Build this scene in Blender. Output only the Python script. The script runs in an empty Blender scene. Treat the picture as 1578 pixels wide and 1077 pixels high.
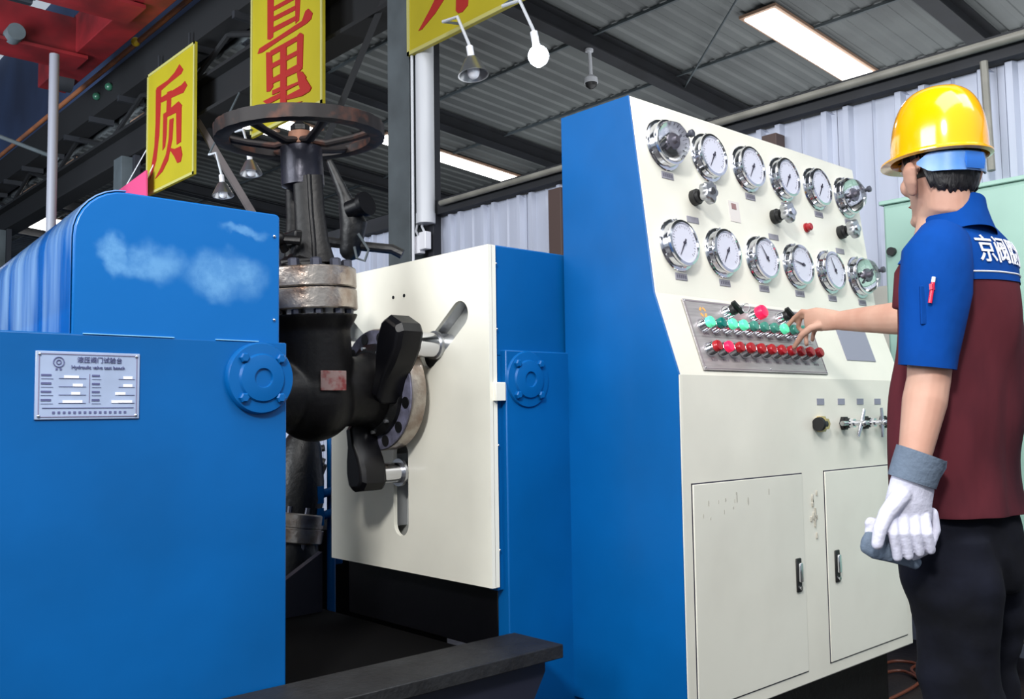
import bpy, math, random
import numpy as np
from mathutils import Vector, Matrix, noise
from mathutils.bvhtree import BVHTree
random.seed(7)
S = bpy.context.scene
COL = S.collection
# ---------------------------------------------------------------- camera
W, H = 1578, 1077
FPX, YAW, PITCH, ROLL, Z0 = 1435.674, 0.737046561, 0.0703606886, -0.0147363099, 1.12
cy, sy, cp, sp = math.cos(YAW), math.sin(YAW), math.cos(PITCH), math.sin(PITCH)
FW = Vector((sy*cp, cy*cp, sp)); r0 = Vector((cy, -sy, 0)); u0 = r0.cross(FW)
RT = r0*math.cos(ROLL) + u0*math.sin(ROLL); UPV = u0*math.cos(ROLL) - r0*math.sin(ROLL)
cam = bpy.data.objects.new('camera', bpy.data.cameras.new('camera')); COL.objects.link(cam)
cam.data.sensor_width = 36; cam.data.lens = FPX*36/W; cam.data.clip_end = 200
M = Matrix.Identity(4)
for i in range(3):
    M[i][0] = RT[i]; M[i][1] = UPV[i]; M[i][2] = -FW[i]
M[2][3] = Z0
cam.matrix_world = M
S.camera = cam
def V(px, py, d): return (FW + RT*((px-W/2)/FPX) - UPV*((py-H/2)/FPX))*d + Vector((0, 0, Z0))
def U(px, py, ax, val):                      # point of the plane axis=val seen at a pixel
    q = FW + RT*((px-W/2)/FPX) - UPV*((py-H/2)/FPX)
    return q*((val-(Z0 if ax == 2 else 0))/q[ax]) + Vector((0, 0, Z0))
# ---------------------------------------------------------------- world, lights, exposure
S.view_settings.view_transform = 'Standard'; S.view_settings.look = 'None'
S.view_settings.exposure = 0.0; S.view_settings.gamma = 1
wd = bpy.data.worlds.new('world'); S.world = wd; wd.use_nodes = True
bg = wd.node_tree.nodes['Background']; bg.inputs[0].default_value = (0.78, 0.88, 1, 1); bg.inputs[1].default_value = 0.55
def area(name, loc, target, sx, sy_, power, color=(1, 1, 1)):
    l = bpy.data.lights.new(name, 'AREA'); l.shape = 'RECTANGLE'; l.size = sx; l.size_y = sy_; l.energy = power; l.color = color
    o = bpy.data.objects.new(name, l); COL.objects.link(o); o.location = loc
    o.rotation_euler = (Vector(target)-Vector(loc)).to_track_quat('-Z', 'Y').to_euler(); return o
area('roof_daylight', (0.2, -0.8, 6.5), (1.2, 2.2, 0.8), 5, 3, 270, (1, 0.99, 0.97))
area('high_lamp', (-1.5, -0.5, 3.5), (2.0, 2.2, 1.0), 0.5, 0.5, 190, (1, 0.98, 0.95))
area('side_fill', (-6, 3.4, 4.2), (1.2, 2.6, 1.2), 5, 3, 620, (0.95, 0.98, 1))  # unseen fill, added to brighten the faces turned left
area('next_bay_fill', (9.5, 6.0, 1.2), (8.5, 7.5, 6), 6, 12, 430, (0.95, 0.98, 1))  # unseen upward fill, added to lighten the neighbouring roof
area('far_hall_fill', (-2, 9, 3.0), (2.5, 18, 5.0), 4, 3, 1000, (0.8, 0.9, 1))  # unseen fill hung in mid-hall, added to brighten the far end
area('aisle_daylight', (3.6, -2.2, 5.5), (4.4, 2.5, 1.8), 3, 2, 130, (0.93, 0.96, 1))
# ---------------------------------------------------------------- materials
def lin(c):
    return tuple((x/12.92 if x <= 0.04045 else ((x+0.055)/1.055)**2.4) for x in [v/255 for v in c]) + (1,)
MATS = {}
def mat(name, c, rough=0.5, metal=0.0, vary=0.0, vscale=6, bump=0.0, bscale=60, coat=0.0, spec=0.5, c2=None, emit=0, stretch=(1, 1, 1), lo=0.35, hi=0.7, detail=4):
    if name in MATS: return MATS[name]
    m = bpy.data.materials.new(name); MATS[name] = m; m.use_nodes = True; nt = m.node_tree; b = nt.nodes['Principled BSDF']
    b.inputs['Base Color'].default_value = lin(c); b.inputs['Roughness'].default_value = rough; b.inputs['Metallic'].default_value = metal
    b.inputs['Specular IOR Level'].default_value = spec; b.inputs['Coat Weight'].default_value = coat; b.inputs['Coat Roughness'].default_value = 0.12
    tc = nt.nodes.new('ShaderNodeTexCoord'); mp = nt.nodes.new('ShaderNodeMapping'); mp.inputs['Scale'].default_value = stretch
    nt.links.new(tc.outputs['Object'], mp.inputs[0])
    if c2 is not None or vary:
        n = nt.nodes.new('ShaderNodeTexNoise'); n.inputs['Scale'].default_value = vscale; n.inputs['Detail'].default_value = detail
        nt.links.new(mp.outputs[0], n.inputs['Vector'])
        r = nt.nodes.new('ShaderNodeValToRGB'); r.color_ramp.elements[0].position = lo; r.color_ramp.elements[1].position = hi
        r.color_ramp.elements[0].color = lin(c); r.color_ramp.elements[1].color = lin(c2) if c2 is not None else lin([max(0, min(255, x*(1-vary))) for x in c])
        nt.links.new(n.outputs['Fac'], r.inputs[0]); nt.links.new(r.outputs[0], b.inputs['Base Color'])
    if bump:
        n2 = nt.nodes.new('ShaderNodeTexNoise'); n2.inputs['Scale'].default_value = bscale; n2.inputs['Detail'].default_value = 3
        nt.links.new(mp.outputs[0], n2.inputs['Vector'])
        bp = nt.nodes.new('ShaderNodeBump'); bp.inputs['Strength'].default_value = bump; bp.inputs['Distance'].default_value = 0.01
        nt.links.new(n2.outputs['Fac'], bp.inputs['Height']); nt.links.new(bp.outputs[0], b.inputs['Normal'])
    if emit:
        b.inputs['Emission Color'].default_value = lin(c); b.inputs['Emission Strength'].default_value = emit
    return m
blue = mat('blue_enamel', (0, 88, 156), 0.36, vary=0.10, vscale=2.5, bump=0.10, bscale=9, coat=0.06, spec=.3)
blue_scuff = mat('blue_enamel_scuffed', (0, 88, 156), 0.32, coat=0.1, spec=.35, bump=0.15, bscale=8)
cream = mat('cream_enamel', (233, 231, 218), 0.38, vary=0.05, vscale=3, bump=0.03, bscale=12, coat=0.15)
cream_d = mat('cream_door', (228, 227, 215), 0.38, c2=(212, 210, 198), vscale=2.2, lo=0.45, hi=0.8, coat=0.1)
blackp = mat('black_paint', (11, 11, 13), 0.45, vary=0.3, bump=0.25, bscale=40)
blackj = mat('black_oxide', (6, 6, 10), 0.4, spec=.3, bump=0.1, bscale=20)
castm = mat('dark_cast_steel', (10, 9, 11), 0.45, spec=.3, c2=(8, 7, 8), metal=0.1, bump=0.1, bscale=60, vscale=6)
silver = mat('machined_steel', (176, 168, 160), 0.3, metal=0.85, c2=(120, 98, 84), vscale=14, lo=0.42, hi=0.75, bump=0.2, bscale=50)
lav = mat('lavender_primer', (112, 112, 134), 0.5, vary=0.35, vscale=30)
chrome = mat('chrome', (215, 216, 222), 0.12, metal=1.0)
satin = mat('satin_steel', (180, 182, 186), 0.3, metal=0.9)
brushed = mat('brushed_plate', (178, 172, 172), 0.4, metal=0.35, vary=0.12, vscale=12, stretch=(1, 1, 14))
rust = mat('rusty_rim', (30, 25, 25), 0.6, c2=(76, 44, 32), vscale=14, lo=0.55, hi=0.7, metal=0.3)
rubber = mat('black_rubber', (20, 20, 22), 0.5)
white = mat('white_print', (232, 232, 238), 0.5)
dial = mat('dial_face', (205, 206, 220), 0.4)
dark = mat('dark_print', (52, 50, 66), 0.6)
tagm = mat('engraved_tag', (152, 150, 160), 0.5, vary=0.2, vscale=40)
greyp = mat('grey_plate', (140, 142, 158), 0.5)
brass = mat('brass', (198, 176, 120), 0.3, metal=0.6)
redp = mat('red_paint', (124, 24, 30), 0.5, vary=0.4, vscale=2)
yellow = mat('yellow_board', (172, 158, 28), 0.5, vary=0.06, vscale=1.5)
redink = mat('red_ink', (156, 30, 22), 0.6)
steel_d = mat('sooty_steel', (34, 36, 42), 0.7, vary=0.3, vscale=3)
steel_g = mat('grey_steel', (84, 92, 96), 0.6, vary=0.2, vscale=3)
brown = mat('brown_post', (72, 56, 52), 0.6)
pipew = mat('white_pipe', (200, 202, 208), 0.4)
siding = mat('siding_sheet', (178, 184, 202), 0.5, vary=0.12, vscale=1.2, stretch=(1, 3, 0.4))
railm = mat('rail_steel', (132, 130, 122), 0.45, vary=0.2)
roofm = mat('roof_sheet', (104, 108, 108), 0.6, c2=(74, 76, 78), vscale=0.7, lo=0.35, hi=0.75)
sky_on = mat('skylight_panel', (255, 252, 245), 0.5, emit=6.0)
floorm = mat('oily_floor', (46, 38, 36), 0.45, c2=(26, 22, 24), vscale=2.5, bump=0.3, bscale=25)
conc = mat('concrete', (112, 112, 104), 0.8, c2=(74, 74, 70), vscale=4, bump=0.3)
mint = mat('mint_enamel', (158, 196, 182), 0.45, vary=0.08, vscale=2)
endm = mat('end_wall_sheet', (58, 76, 112), 0.7, c2=(40, 50, 76), vscale=0.4)
pinkm = mat('pink_cloth', (206, 70, 118), 0.7)
skin = mat('skin', (190, 152, 134), 0.55, spec=.3, c2=(178, 134, 116), vscale=9, bump=0.05)
hair = mat('black_hair', (18, 16, 19), 0.5, bump=0.6, bscale=90, stretch=(1, 1, 0.15))
hat = mat('yellow_hard_hat', (250, 176, 0), 0.14, coat=0.8)
bluestrap = mat('blue_plastic', (74, 128, 196), 0.35, c2=(130, 168, 216), vscale=10)
jblue = mat('blue_cotton', (0, 62, 140), 0.9, spec=.15, c2=(0, 52, 116), vscale=7, bump=0.8, bscale=11, stretch=(1, 1, .6), lo=0.4, hi=0.75)
jmar = mat('maroon_cotton', (84, 34, 42), 0.9, spec=.15, c2=(44, 20, 28), vscale=6, bump=0.9, bscale=9, stretch=(1, 1, .4), lo=0.4, hi=0.7)
trou = mat('navy_trousers', (19, 21, 32), 0.95, spec=.15, c2=(10, 11, 16), vscale=7, bump=0.5, bscale=13)
gwhite = mat('white_cotton', (206, 206, 224), 0.9, vary=0.08, vscale=30, bump=0.2, bscale=90)
ggrey = mat('grey_canvas', (96, 110, 128), 0.85, vary=0.1, bump=0.3, bscale=80)
shoe = mat('shoe_leather', (24, 22, 22), 0.5)
orange = mat('orange_cord', (104, 54, 38), 0.5)
eyew = mat('eye_white', (225, 222, 216), 0.3)
glass = bpy.data.materials.new('clear_dome'); glass.use_nodes = True
_nt = glass.node_tree; _b = _nt.nodes['Principled BSDF']; _b.inputs['Roughness'].default_value = 0.05; _b.inputs['Transmission Weight'].default_value = 1.0; _b.inputs['IOR'].default_value = 1.25
def lamp_mat(name, c, e): return mat(name, c, 0.3, emit=e)
g_on = lamp_mat('green_lit', (90, 225, 170), 0.45); g_off = mat('green_cap', (62, 138, 122), 0.25)
g_dk = mat('green_cap_dark', (0, 110, 100), 0.25); r_off = mat('red_cap', (160, 24, 34), 0.25); r_on = lamp_mat('red_lit', (245, 30, 80), 0.5)
bulb_on = lamp_mat('bulb_lit', (225, 240, 255), 25)
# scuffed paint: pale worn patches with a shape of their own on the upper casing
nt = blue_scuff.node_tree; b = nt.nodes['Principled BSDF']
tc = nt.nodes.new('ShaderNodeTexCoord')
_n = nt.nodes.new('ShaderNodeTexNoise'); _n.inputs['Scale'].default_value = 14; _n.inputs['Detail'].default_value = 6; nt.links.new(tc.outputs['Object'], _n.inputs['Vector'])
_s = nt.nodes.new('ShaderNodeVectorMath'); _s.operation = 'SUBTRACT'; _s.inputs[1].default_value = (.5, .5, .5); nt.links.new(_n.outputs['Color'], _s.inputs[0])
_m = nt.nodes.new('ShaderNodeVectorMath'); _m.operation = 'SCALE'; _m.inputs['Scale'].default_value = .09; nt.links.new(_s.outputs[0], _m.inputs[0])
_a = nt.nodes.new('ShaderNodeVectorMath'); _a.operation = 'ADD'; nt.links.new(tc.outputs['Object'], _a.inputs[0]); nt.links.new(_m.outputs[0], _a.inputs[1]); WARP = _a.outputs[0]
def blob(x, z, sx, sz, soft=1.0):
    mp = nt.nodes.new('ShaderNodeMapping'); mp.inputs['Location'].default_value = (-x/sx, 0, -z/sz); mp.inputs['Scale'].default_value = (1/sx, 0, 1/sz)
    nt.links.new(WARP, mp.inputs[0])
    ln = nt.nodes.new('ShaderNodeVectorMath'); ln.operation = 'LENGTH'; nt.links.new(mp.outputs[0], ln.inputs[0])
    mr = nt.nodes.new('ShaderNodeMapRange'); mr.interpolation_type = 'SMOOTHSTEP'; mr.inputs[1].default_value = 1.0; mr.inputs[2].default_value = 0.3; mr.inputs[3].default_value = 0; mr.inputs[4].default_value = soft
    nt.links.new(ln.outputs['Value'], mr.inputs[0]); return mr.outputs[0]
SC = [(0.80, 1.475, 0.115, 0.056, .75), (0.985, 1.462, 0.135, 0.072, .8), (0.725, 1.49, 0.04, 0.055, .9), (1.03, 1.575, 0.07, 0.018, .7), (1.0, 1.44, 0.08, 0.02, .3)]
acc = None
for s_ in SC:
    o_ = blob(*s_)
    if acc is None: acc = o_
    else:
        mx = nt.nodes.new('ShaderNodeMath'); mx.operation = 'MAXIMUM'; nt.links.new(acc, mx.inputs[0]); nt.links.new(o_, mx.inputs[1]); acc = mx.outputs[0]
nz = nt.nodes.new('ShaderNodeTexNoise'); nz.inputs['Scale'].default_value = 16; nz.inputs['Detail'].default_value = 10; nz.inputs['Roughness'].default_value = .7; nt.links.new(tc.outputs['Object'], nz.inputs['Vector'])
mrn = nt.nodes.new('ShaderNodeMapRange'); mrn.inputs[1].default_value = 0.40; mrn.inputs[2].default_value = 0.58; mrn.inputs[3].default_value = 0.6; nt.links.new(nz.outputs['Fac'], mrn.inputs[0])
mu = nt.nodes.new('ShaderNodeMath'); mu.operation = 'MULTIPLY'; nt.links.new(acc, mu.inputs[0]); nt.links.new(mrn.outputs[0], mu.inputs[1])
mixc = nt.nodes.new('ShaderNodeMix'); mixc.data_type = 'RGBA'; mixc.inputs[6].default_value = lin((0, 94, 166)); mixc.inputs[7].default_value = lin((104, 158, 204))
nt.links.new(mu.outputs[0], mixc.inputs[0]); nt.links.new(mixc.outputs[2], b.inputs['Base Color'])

# ---------------------------------------------------------------- mesh helpers
class MB:
    def __init__(s): s.v = []; s.f = []
    def add(s, vs, fs):
        n = len(s.v); s.v += [Vector(q) for q in vs]; s.f += [tuple(i+n for i in f) for f in fs]; return s
    def box(s, a, b_):
        x0, y0, z0 = a; x1, y1, z1 = b_
        return s.add([(x0, y0, z0), (x1, y0, z0), (x1, y1, z0), (x0, y1, z0), (x0, y0, z1), (x1, y0, z1), (x1, y1, z1), (x0, y1, z1)],
                     [(0, 3, 2, 1), (4, 5, 6, 7), (0, 1, 5, 4), (1, 2, 6, 5), (2, 3, 7, 6), (3, 0, 4, 7)])
    def prism(s, poly, ext):                 # poly: list of 3-D points, ext: vector
        n = len(poly); P = [Vector(q) for q in poly]; e = Vector(ext)
        return s.add(P+[q+e for q in P], [tuple(range(n-1, -1, -1)), tuple(range(n, 2*n))] + [(i, (i+1) % n, (i+1) % n+n, i+n) for i in range(n)])
    def rings(s, R, cap=True):               # list of equal-length rings
        n = len(R[0]); k = len(s.v)
        for r in R: s.v += [Vector(q) for q in r]
        for j in range(len(R)-1):
            for i in range(n):
                s.f.append((k+j*n+i, k+j*n+(i+1) % n, k+(j+1)*n+(i+1) % n, k+(j+1)*n+i))
        if cap: s.f.append(tuple(k+i for i in range(n-1, -1, -1))); s.f.append(tuple(k+(len(R)-1)*n+i for i in range(n)))
        return s
    def lathe(s, p, ax, prof, n=24, cap=True):   # prof: (distance along axis, radius)
        p = Vector(p); ax = Vector(ax).normalized(); t = Vector((0, 0, 1)) if abs(ax.z) < 0.9 else Vector((1, 0, 0))
        a = ax.cross(t).normalized(); c = ax.cross(a)
        return s.rings([[p+ax*h+(a*math.cos(2*math.pi*i/n)+c*math.sin(2*math.pi*i/n))*max(r, 1e-5) for i in range(n)] for h, r in prof], cap)
    def cyl(s, p, q, r, r2=None, n=20):
        p = Vector(p); q = Vector(q); return s.lathe(p, q-p, [(0, r), ((q-p).length, r if r2 is None else r2)], n)
    def loft(s, pts, rad, ref=(0, 1, 0), n=16, cap=True, round_ends=False):
        P = [Vector(q) for q in pts]; R = []; rf = Vector(ref)
        for i, q in enumerate(P):
            t = (P[min(i+1, len(P)-1)]-P[max(i-1, 0)]).normalized()
            a = t.cross(rf).normalized(); c = a.cross(t).normalized()
            ra, rb = rad[i] if isinstance(rad[i], (tuple, list)) else (rad[i], rad[i])
            R.append((q, a, c, ra, rb, t))
        L = []
        def ring(q, a, c, ra, rb): return [q+a*ra*math.cos(2*math.pi*k/n)+c*rb*math.sin(2*math.pi*k/n) for k in range(n)]
        if round_ends:
            q, a, c, ra, rb, t = R[0]; m_ = min(ra, rb)
            for th in (80, 50, 25): L.append(ring(q-t*m_*math.sin(math.radians(th)), a, c, ra*math.cos(math.radians(th)), rb*math.cos(math.radians(th))))
        for q, a, c, ra, rb, t in R: L.append(ring(q, a, c, ra, rb))
        if round_ends:
            q, a, c, ra, rb, t = R[-1]; m_ = min(ra, rb)
            for th in (25, 50, 80): L.append(ring(q+t*m_*math.sin(math.radians(th)), a, c, ra*math.cos(math.radians(th)), rb*math.cos(math.radians(th))))
        return s.rings(L, cap)
    def tube(s, pts, r, n=10): return s.loft(pts, [r]*len(pts), ref=(0.13, 0.31, 0.94) if abs((Vector(pts[-1])-Vector(pts[0])).normalized().z) < 0.8 else (0.3, 0.9, 0.1), n=n)
    def ball(s, c, r, n=16, m_=10, rot=None):    # r: scalar or three radii
        r = (r, r, r) if not isinstance(r, (tuple, list)) else r; c = Vector(c); L = []
        for j in range(m_+1):
            th = math.pi*(j/m_); th = min(max(th, 0.02), math.pi-0.02); ring = []
            for i in range(n):
                ph = 2*math.pi*i/n; q = Vector((r[0]*math.sin(th)*math.cos(ph), r[1]*math.sin(th)*math.sin(ph), -r[2]*math.cos(th)))
                ring.append(c+(rot @ q if rot else q))
            L.append(ring)
        return s.rings(L)
    def torus(s, c, ax, R, r, n=40, m_=10, sq=None):
        c = Vector(c); ax = Vector(ax).normalized(); t = Vector((0, 0, 1)) if abs(ax.z) < 0.9 else Vector((1, 0, 0))
        a = ax.cross(t).normalized(); b_ = ax.cross(a); k = len(s.v)
        for i in range(n):
            d = a*math.cos(2*math.pi*i/n)+b_*math.sin(2*math.pi*i/n)
            for j in range(m_):
                w = 2*math.pi*j/m_; s.v.append(c+d*(R+r*math.cos(w))+ax*((sq or r)*math.sin(w)))
        for i in range(n):
            for j in range(m_):
                s.f.append((k+i*m_+j, k+((i+1) % n)*m_+j, k+((i+1) % n)*m_+(j+1) % m_, k+i*m_+(j+1) % m_))
        return s
    def xf(s, mtx): s.v = [mtx @ q for q in s.v]; return s
WP = {}
def link(name, me, m, parent=None, origin=None, smooth=35, bevel=0):
    me.materials.append(m); o = bpy.data.objects.new(name, me); COL.objects.link(o)
    co = np.empty(len(me.vertices)*3); me.vertices.foreach_get('co', co); co = co.reshape(-1, 3)
    if origin is None: origin = Vector(((co[:, 0].min()+co[:, 0].max())/2, (co[:, 1].min()+co[:, 1].max())/2, co[:, 2].min()))
    origin = Vector(origin); co -= np.array(origin); me.vertices.foreach_set('co', co.ravel())
    if smooth:
        me.polygons.foreach_set('use_smooth', [True]*len(me.polygons)); me.set_sharp_from_angle(angle=math.radians(smooth))
    me.update(); WP[o.name] = origin
    if parent: o.parent = parent; o.location = origin-WP[parent.name]
    else: o.location = origin
    if bevel:
        bv = o.modifiers.new('bevel', 'BEVEL'); bv.width = bevel; bv.segments = 2; bv.limit_method = 'ANGLE'; bv.angle_limit = math.radians(50)
    return o
def build(mb, name, m, parent=None, origin=None, smooth=35, bevel=0):
    me = bpy.data.meshes.new(name); me.from_pydata([tuple(q) for q in mb.v], [], mb.f)
    import bmesh
    bm = bmesh.new(); bm.from_mesh(me); bmesh.ops.recalc_face_normals(bm, faces=bm.faces); bm.to_mesh(me); bm.free()
    return link(name, me, m, parent, origin, smooth, bevel)
def tag(o, label=None, cat=None, group=None, kind=None):
    if label: o['label'] = label
    if cat: o['category'] = cat
    if group: o['group'] = group
    if kind: o['kind'] = kind
    return o
def empty(name, loc, label=None, cat=None, group=None, kind=None, parent=None):
    o = bpy.data.objects.new(name, None); COL.objects.link(o); o.empty_display_size = 0.1; WP[o.name] = Vector(loc)
    o.location = Vector(loc)-(WP[parent.name] if parent else Vector()); o.parent = parent
    return tag(o, label, cat, group, kind)
def copytree(o, delta, parent=None, keep_mod=True):
    c = o.copy(); COL.objects.link(c); WP[c.name] = WP[o.name]+Vector(delta)
    if parent: c.parent = parent
    if parent is None or parent is o.parent: c.location = o.location+Vector(delta)
    for ch in list(o.children): copytree(ch, (0, 0, 0), c)
    return c
def text_mesh(body, size, right, up, pos, bold=0.0, align='CENTER', depth=0.0008):
    cu = bpy.data.curves.new('t', 'FONT'); cu.body = body; cu.size = size; cu.align_x = align; cu.align_y = 'CENTER'; cu.extrude = depth; cu.offset = bold
    o = bpy.data.objects.new('t', cu); COL.objects.link(o); bpy.context.view_layer.update()
    me = bpy.data.meshes.new_from_object(o.evaluated_get(bpy.context.evaluated_depsgraph_get())); bpy.data.objects.remove(o)
    r_ = Vector(right).normalized(); u_ = Vector(up).normalized(); n_ = r_.cross(u_)
    mb = MB(); mb.v = [Vector(pos)+r_*q.co.x+u_*q.co.y+n_*q.co.z for q in me.vertices]; mb.f = [tuple(p_.vertices) for p_ in me.polygons]
    return mb
def remesh(mb, vox, smooth_it=4):
    me = bpy.data.meshes.new('tmp'); me.from_pydata([tuple(q) for q in mb.v], [], mb.f)
    import bmesh
    bm = bmesh.new(); bm.from_mesh(me); bmesh.ops.recalc_face_normals(bm, faces=bm.faces); bm.to_mesh(me); bm.free()
    o = bpy.data.objects.new('tmp', me); COL.objects.link(o)
    r_ = o.modifiers.new('r', 'REMESH'); r_.mode = 'VOXEL'; r_.voxel_size = vox
    s_ = o.modifiers.new('s', 'SMOOTH'); s_.iterations = smooth_it; s_.factor = 0.5
    bpy.context.view_layer.update()
    out = bpy.data.meshes.new_from_object(o.evaluated_get(bpy.context.evaluated_depsgraph_get())); bpy.data.objects.remove(o)
    return out

# ================================================================ SETTING
WX = 4.5
build(MB().box((-9, -6, -0.1), (16, 27, 0)), 'floor', floorm)['kind'] = 'structure'
# partition wall of ribbed sheets
wall = build(MB().box((WX+0.06, -3, 0), (WX+0.09, 20, 2.68)), 'wall_right', steel_g); wall['kind'] = 'structure'
prof = [(0, 0), (0.03, 0), (0.045, -0.03), (0.075, -0.03), (0.09, 0), (0.19, 0), (0.2, -0.012), (0.21, 0), (0.31, 0), (0.325, -0.03), (0.355, -0.03), (0.37, 0), (0.4, 0)]
pn = MB(); pn.rings([[(WX+0.05+x, y, 0.0) for y, x in prof]+[(WX+0.056, 0.4, 0.0), (WX+0.056, 0, 0.0)], [(WX+0.05+x, y, 2.71) for y, x in prof]+[(WX+0.056, 0.4, 2.68), (WX+0.056, 0, 2.68)]])
p0 = build(pn.xf(Matrix.Translation((0, -1.2, 0))), 'siding_panel', siding, wall, smooth=20)
for i in range(1, 36):
    c = p0.copy(); COL.objects.link(c); c.location = p0.location+Vector((random.uniform(-.004, .004), 0.402*i, 0))
build(MB().cyl((WX-0.06, -3, 2.785), (WX-0.06, 5.7, 2.785), 0.022), 'trim_1', railm)['kind'] = 'structure'
build(MB().box((WX-0.03, -3, 2.715), (WX+0.1, 20, 2.83)), 'trim_2', steel_d)['kind'] = 'structure'
# neighbouring bay's roof
ZR, SL = 5.5, 0.08
rz = lambda x: ZR-SL*(x-WX)
rf = MB(); y = -3.0; ring = []; ys = []
while y < 27:
    ys += [(y, 0), (y+0.1, 0), (y+0.13, 0.02), (y+0.19, 0.02)]; y += 0.22
rf.rings([[(WX+.3, a, rz(WX+.3)+h) for a, h in ys]+[(WX+.3, 27, rz(WX)+0.08), (WX+.3, -3, rz(WX)+0.08)], [(15, a, rz(15)+h) for a, h in ys]+[(15, 27, rz(15)+0.08), (15, -3, rz(15)+0.08)]])
ceil = build(rf, 'ceiling', roofm, smooth=15); ceil['kind'] = 'structure'
for k, y in enumerate([0.6, 3.65, 6.7, 9.8, 12.85, 15.9, 18.95, 22]):
    mb = MB()
    for (dy, z0_, z1_) in ((0.006, -0.2, -0.01), (0.09, -0.215, -0.2), (0.09, -0.02, -0.005)):
        mb.prism([(WX+.3, y-dy, rz(WX)+z0_-(0.02)), (15, y-dy, rz(15)+z0_-0.02), (15, y-dy, rz(15)+z1_-0.02), (WX+.3, y-dy, rz(WX)+z1_-0.02)], (0, 2*dy, 0))
    build(mb, 'rafter', steel_d, ceil, smooth=0)
for x in (5.9, 7.35, 8.8, 10.25, 11.7, 13.2):
    build(MB().box((x-0.015, -3, rz(x)-0.035), (x+0.015, 27, rz(x)-0.004)), 'purlin', steel_g, ceil, smooth=0)
build(MB().tube([(7.5, 4.9, 5.15), (8.95, 6.7, 5.03)], 0.012), 'tie_rod', steel_g, ceil)
def skylight(x0, x1, y0, y1, z_at=None):
    fr = MB().prism([(x0-.04, y0-.04, rz(x0)-.05), (x1+.04, y0-.04, rz(x1)-.05), (x1+.04, y1+.04, rz(x1)-.05), (x0-.04, y1+.04, rz(x0)-.05)], (0, 0, .03))
    f = build(fr, 'skylight', mat('skylight_frame', (150, 120, 100), .6), ceil, smooth=0)
    build(MB().prism([(x0, y0, rz(x0)-.07), (x1, y0, rz(x1)-.07), (x1, y1, rz(x1)-.07), (x0, y1, rz(x0)-.07)], (0, 0, .02)), 'skylight_pane', sky_on, f, smooth=0)
skylight(8.1, 10.5, 4.93, 5.28); skylight(7.6, 10.5, 11.0, 11.33)
for a in [(6.35, 6.85, 11.6, 11.9), (6.0, 6.45, 12.15, 12.35), (4.87, 5.1, 13.0, 13.45), (4.87, 5.1, 15.9, 16.9), (4.87, 5.5, 18.2, 19.2), (5.3, 6.2, 20.6, 21.8), (4.87, 5.6, 22.4, 23.4)]: skylight(*a)
# high roof of the near bay, far end wall
rf = MB(); ys = []
y = -3.0
while y < 27: ys += [(y, 0), (y+0.12, 0), (y+0.15, 0.04), (y+0.25, 0.04)]; y += 0.28
rf.rings([[(-9, a, 8.6+h) for a, h in ys]+[(-9, 27, 8.72), (-9, -3, 8.72)], [(WX+.1, a, 8.6+h) for a, h in ys]+[(WX+.1, 27, 8.72), (WX+.1, -3, 8.72)]])
tr = build(rf, 'ceiling', mat('high_roof_sheet', (84, 88, 94), .6, vary=.2, vscale=.6), smooth=15); tr['kind'] = 'structure'
build(MB().box((WX+.35, 5, 5.55), (WX+.4, 26, 8.6)), 'wall_upper_right', endm)['kind'] = 'structure'
build(MB().box((-9, 26, 0), (15, 26.2, 8.6)), 'wall_end', endm)['kind'] = 'structure'
build(MB().box((14.9, -3, 0), (15.1, 26, 4.7)), 'wall_far_right', endm)['kind'] = 'structure'
for k, (x0, x1, z0_, z1_) in enumerate([(1.5, 3.2, 3.4, 4.3), (4.9, 6.4, 3.2, 4.0), (7.2, 8.6, 3.2, 4.0), (-1, .6, 3.4, 4.3)]):
    w_ = build(MB().box((x0-.06, 25.93, z0_-.06), (x1+.06, 26, z1_+.06)), 'window_%d' % (k+1), steel_d, smooth=0); w_['kind'] = 'structure'
    n = 4
    for i in range(n):
        a = x0+(x1-x0)*i/n+.02; build(MB().box((a, 25.9, z0_), (a+(x1-x0)/n-.04, 25.93, z1_)), 'window_pane', mat('daylit_pane', (190, 215, 245), .4, emit=.9), w_, smooth=0)
# columns of the crane row (H sections)
def column(y, label, zt=4.62):
    t = empty('steel_column', (WX, y, 0), label, 'column', 'steel columns of the crane row')
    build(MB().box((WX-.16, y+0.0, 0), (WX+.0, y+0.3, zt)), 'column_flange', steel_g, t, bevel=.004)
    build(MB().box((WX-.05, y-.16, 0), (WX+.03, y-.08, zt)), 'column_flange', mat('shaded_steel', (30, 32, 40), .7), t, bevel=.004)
    build(MB().box((WX-.01, y-.1, 0), (WX+.02, y+.0, zt)), 'column_web', steel_d, t)
    return t
column(5.97, 'grey steel column nearest the red wheel valve, with a white pipe in it')
column(12.4, 'dark steel column behind the leftmost yellow board'); column(18.6, 'dark steel column furthest down the hall')
pp = empty('drain_pipe', (WX-.1, 5.97, 2.0), 'white vertical drain pipe running up inside the grey steel column', 'pipe')
build(MB().cyl((WX-.1, 5.84, 2.7), (WX-.1, 5.84, 4.62), .074, n=24), 'pipe', pipew, pp)
build(MB().cyl((WX-.1, 5.84, 2.64), (WX-.1, 5.84, 2.72), .078, n=24), 'pipe_socket', pipew, pp)
tag(build(MB().tube([(WX-.18, 5.9, 1.6), (WX-.18, 5.9, 4.6)], .012), 'conduit', pipew), 'thin white conduit clipped to the grey steel column edge', 'conduit')
tag(build(MB().box((WX-.06, 4.38, 0), (WX+.03, 4.5, 2.66)), 'wall_post', brown, bevel=.003), 'dark brown wall post just left of the tall cabinet', 'post')
tag(build(MB().box((WX-.06, 2.72, 0), (WX+.03, 2.81, 2.64)), 'wall_post', brown, bevel=.003), 'dark brown wall post seen over the cabinet top edge', 'post')
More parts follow.
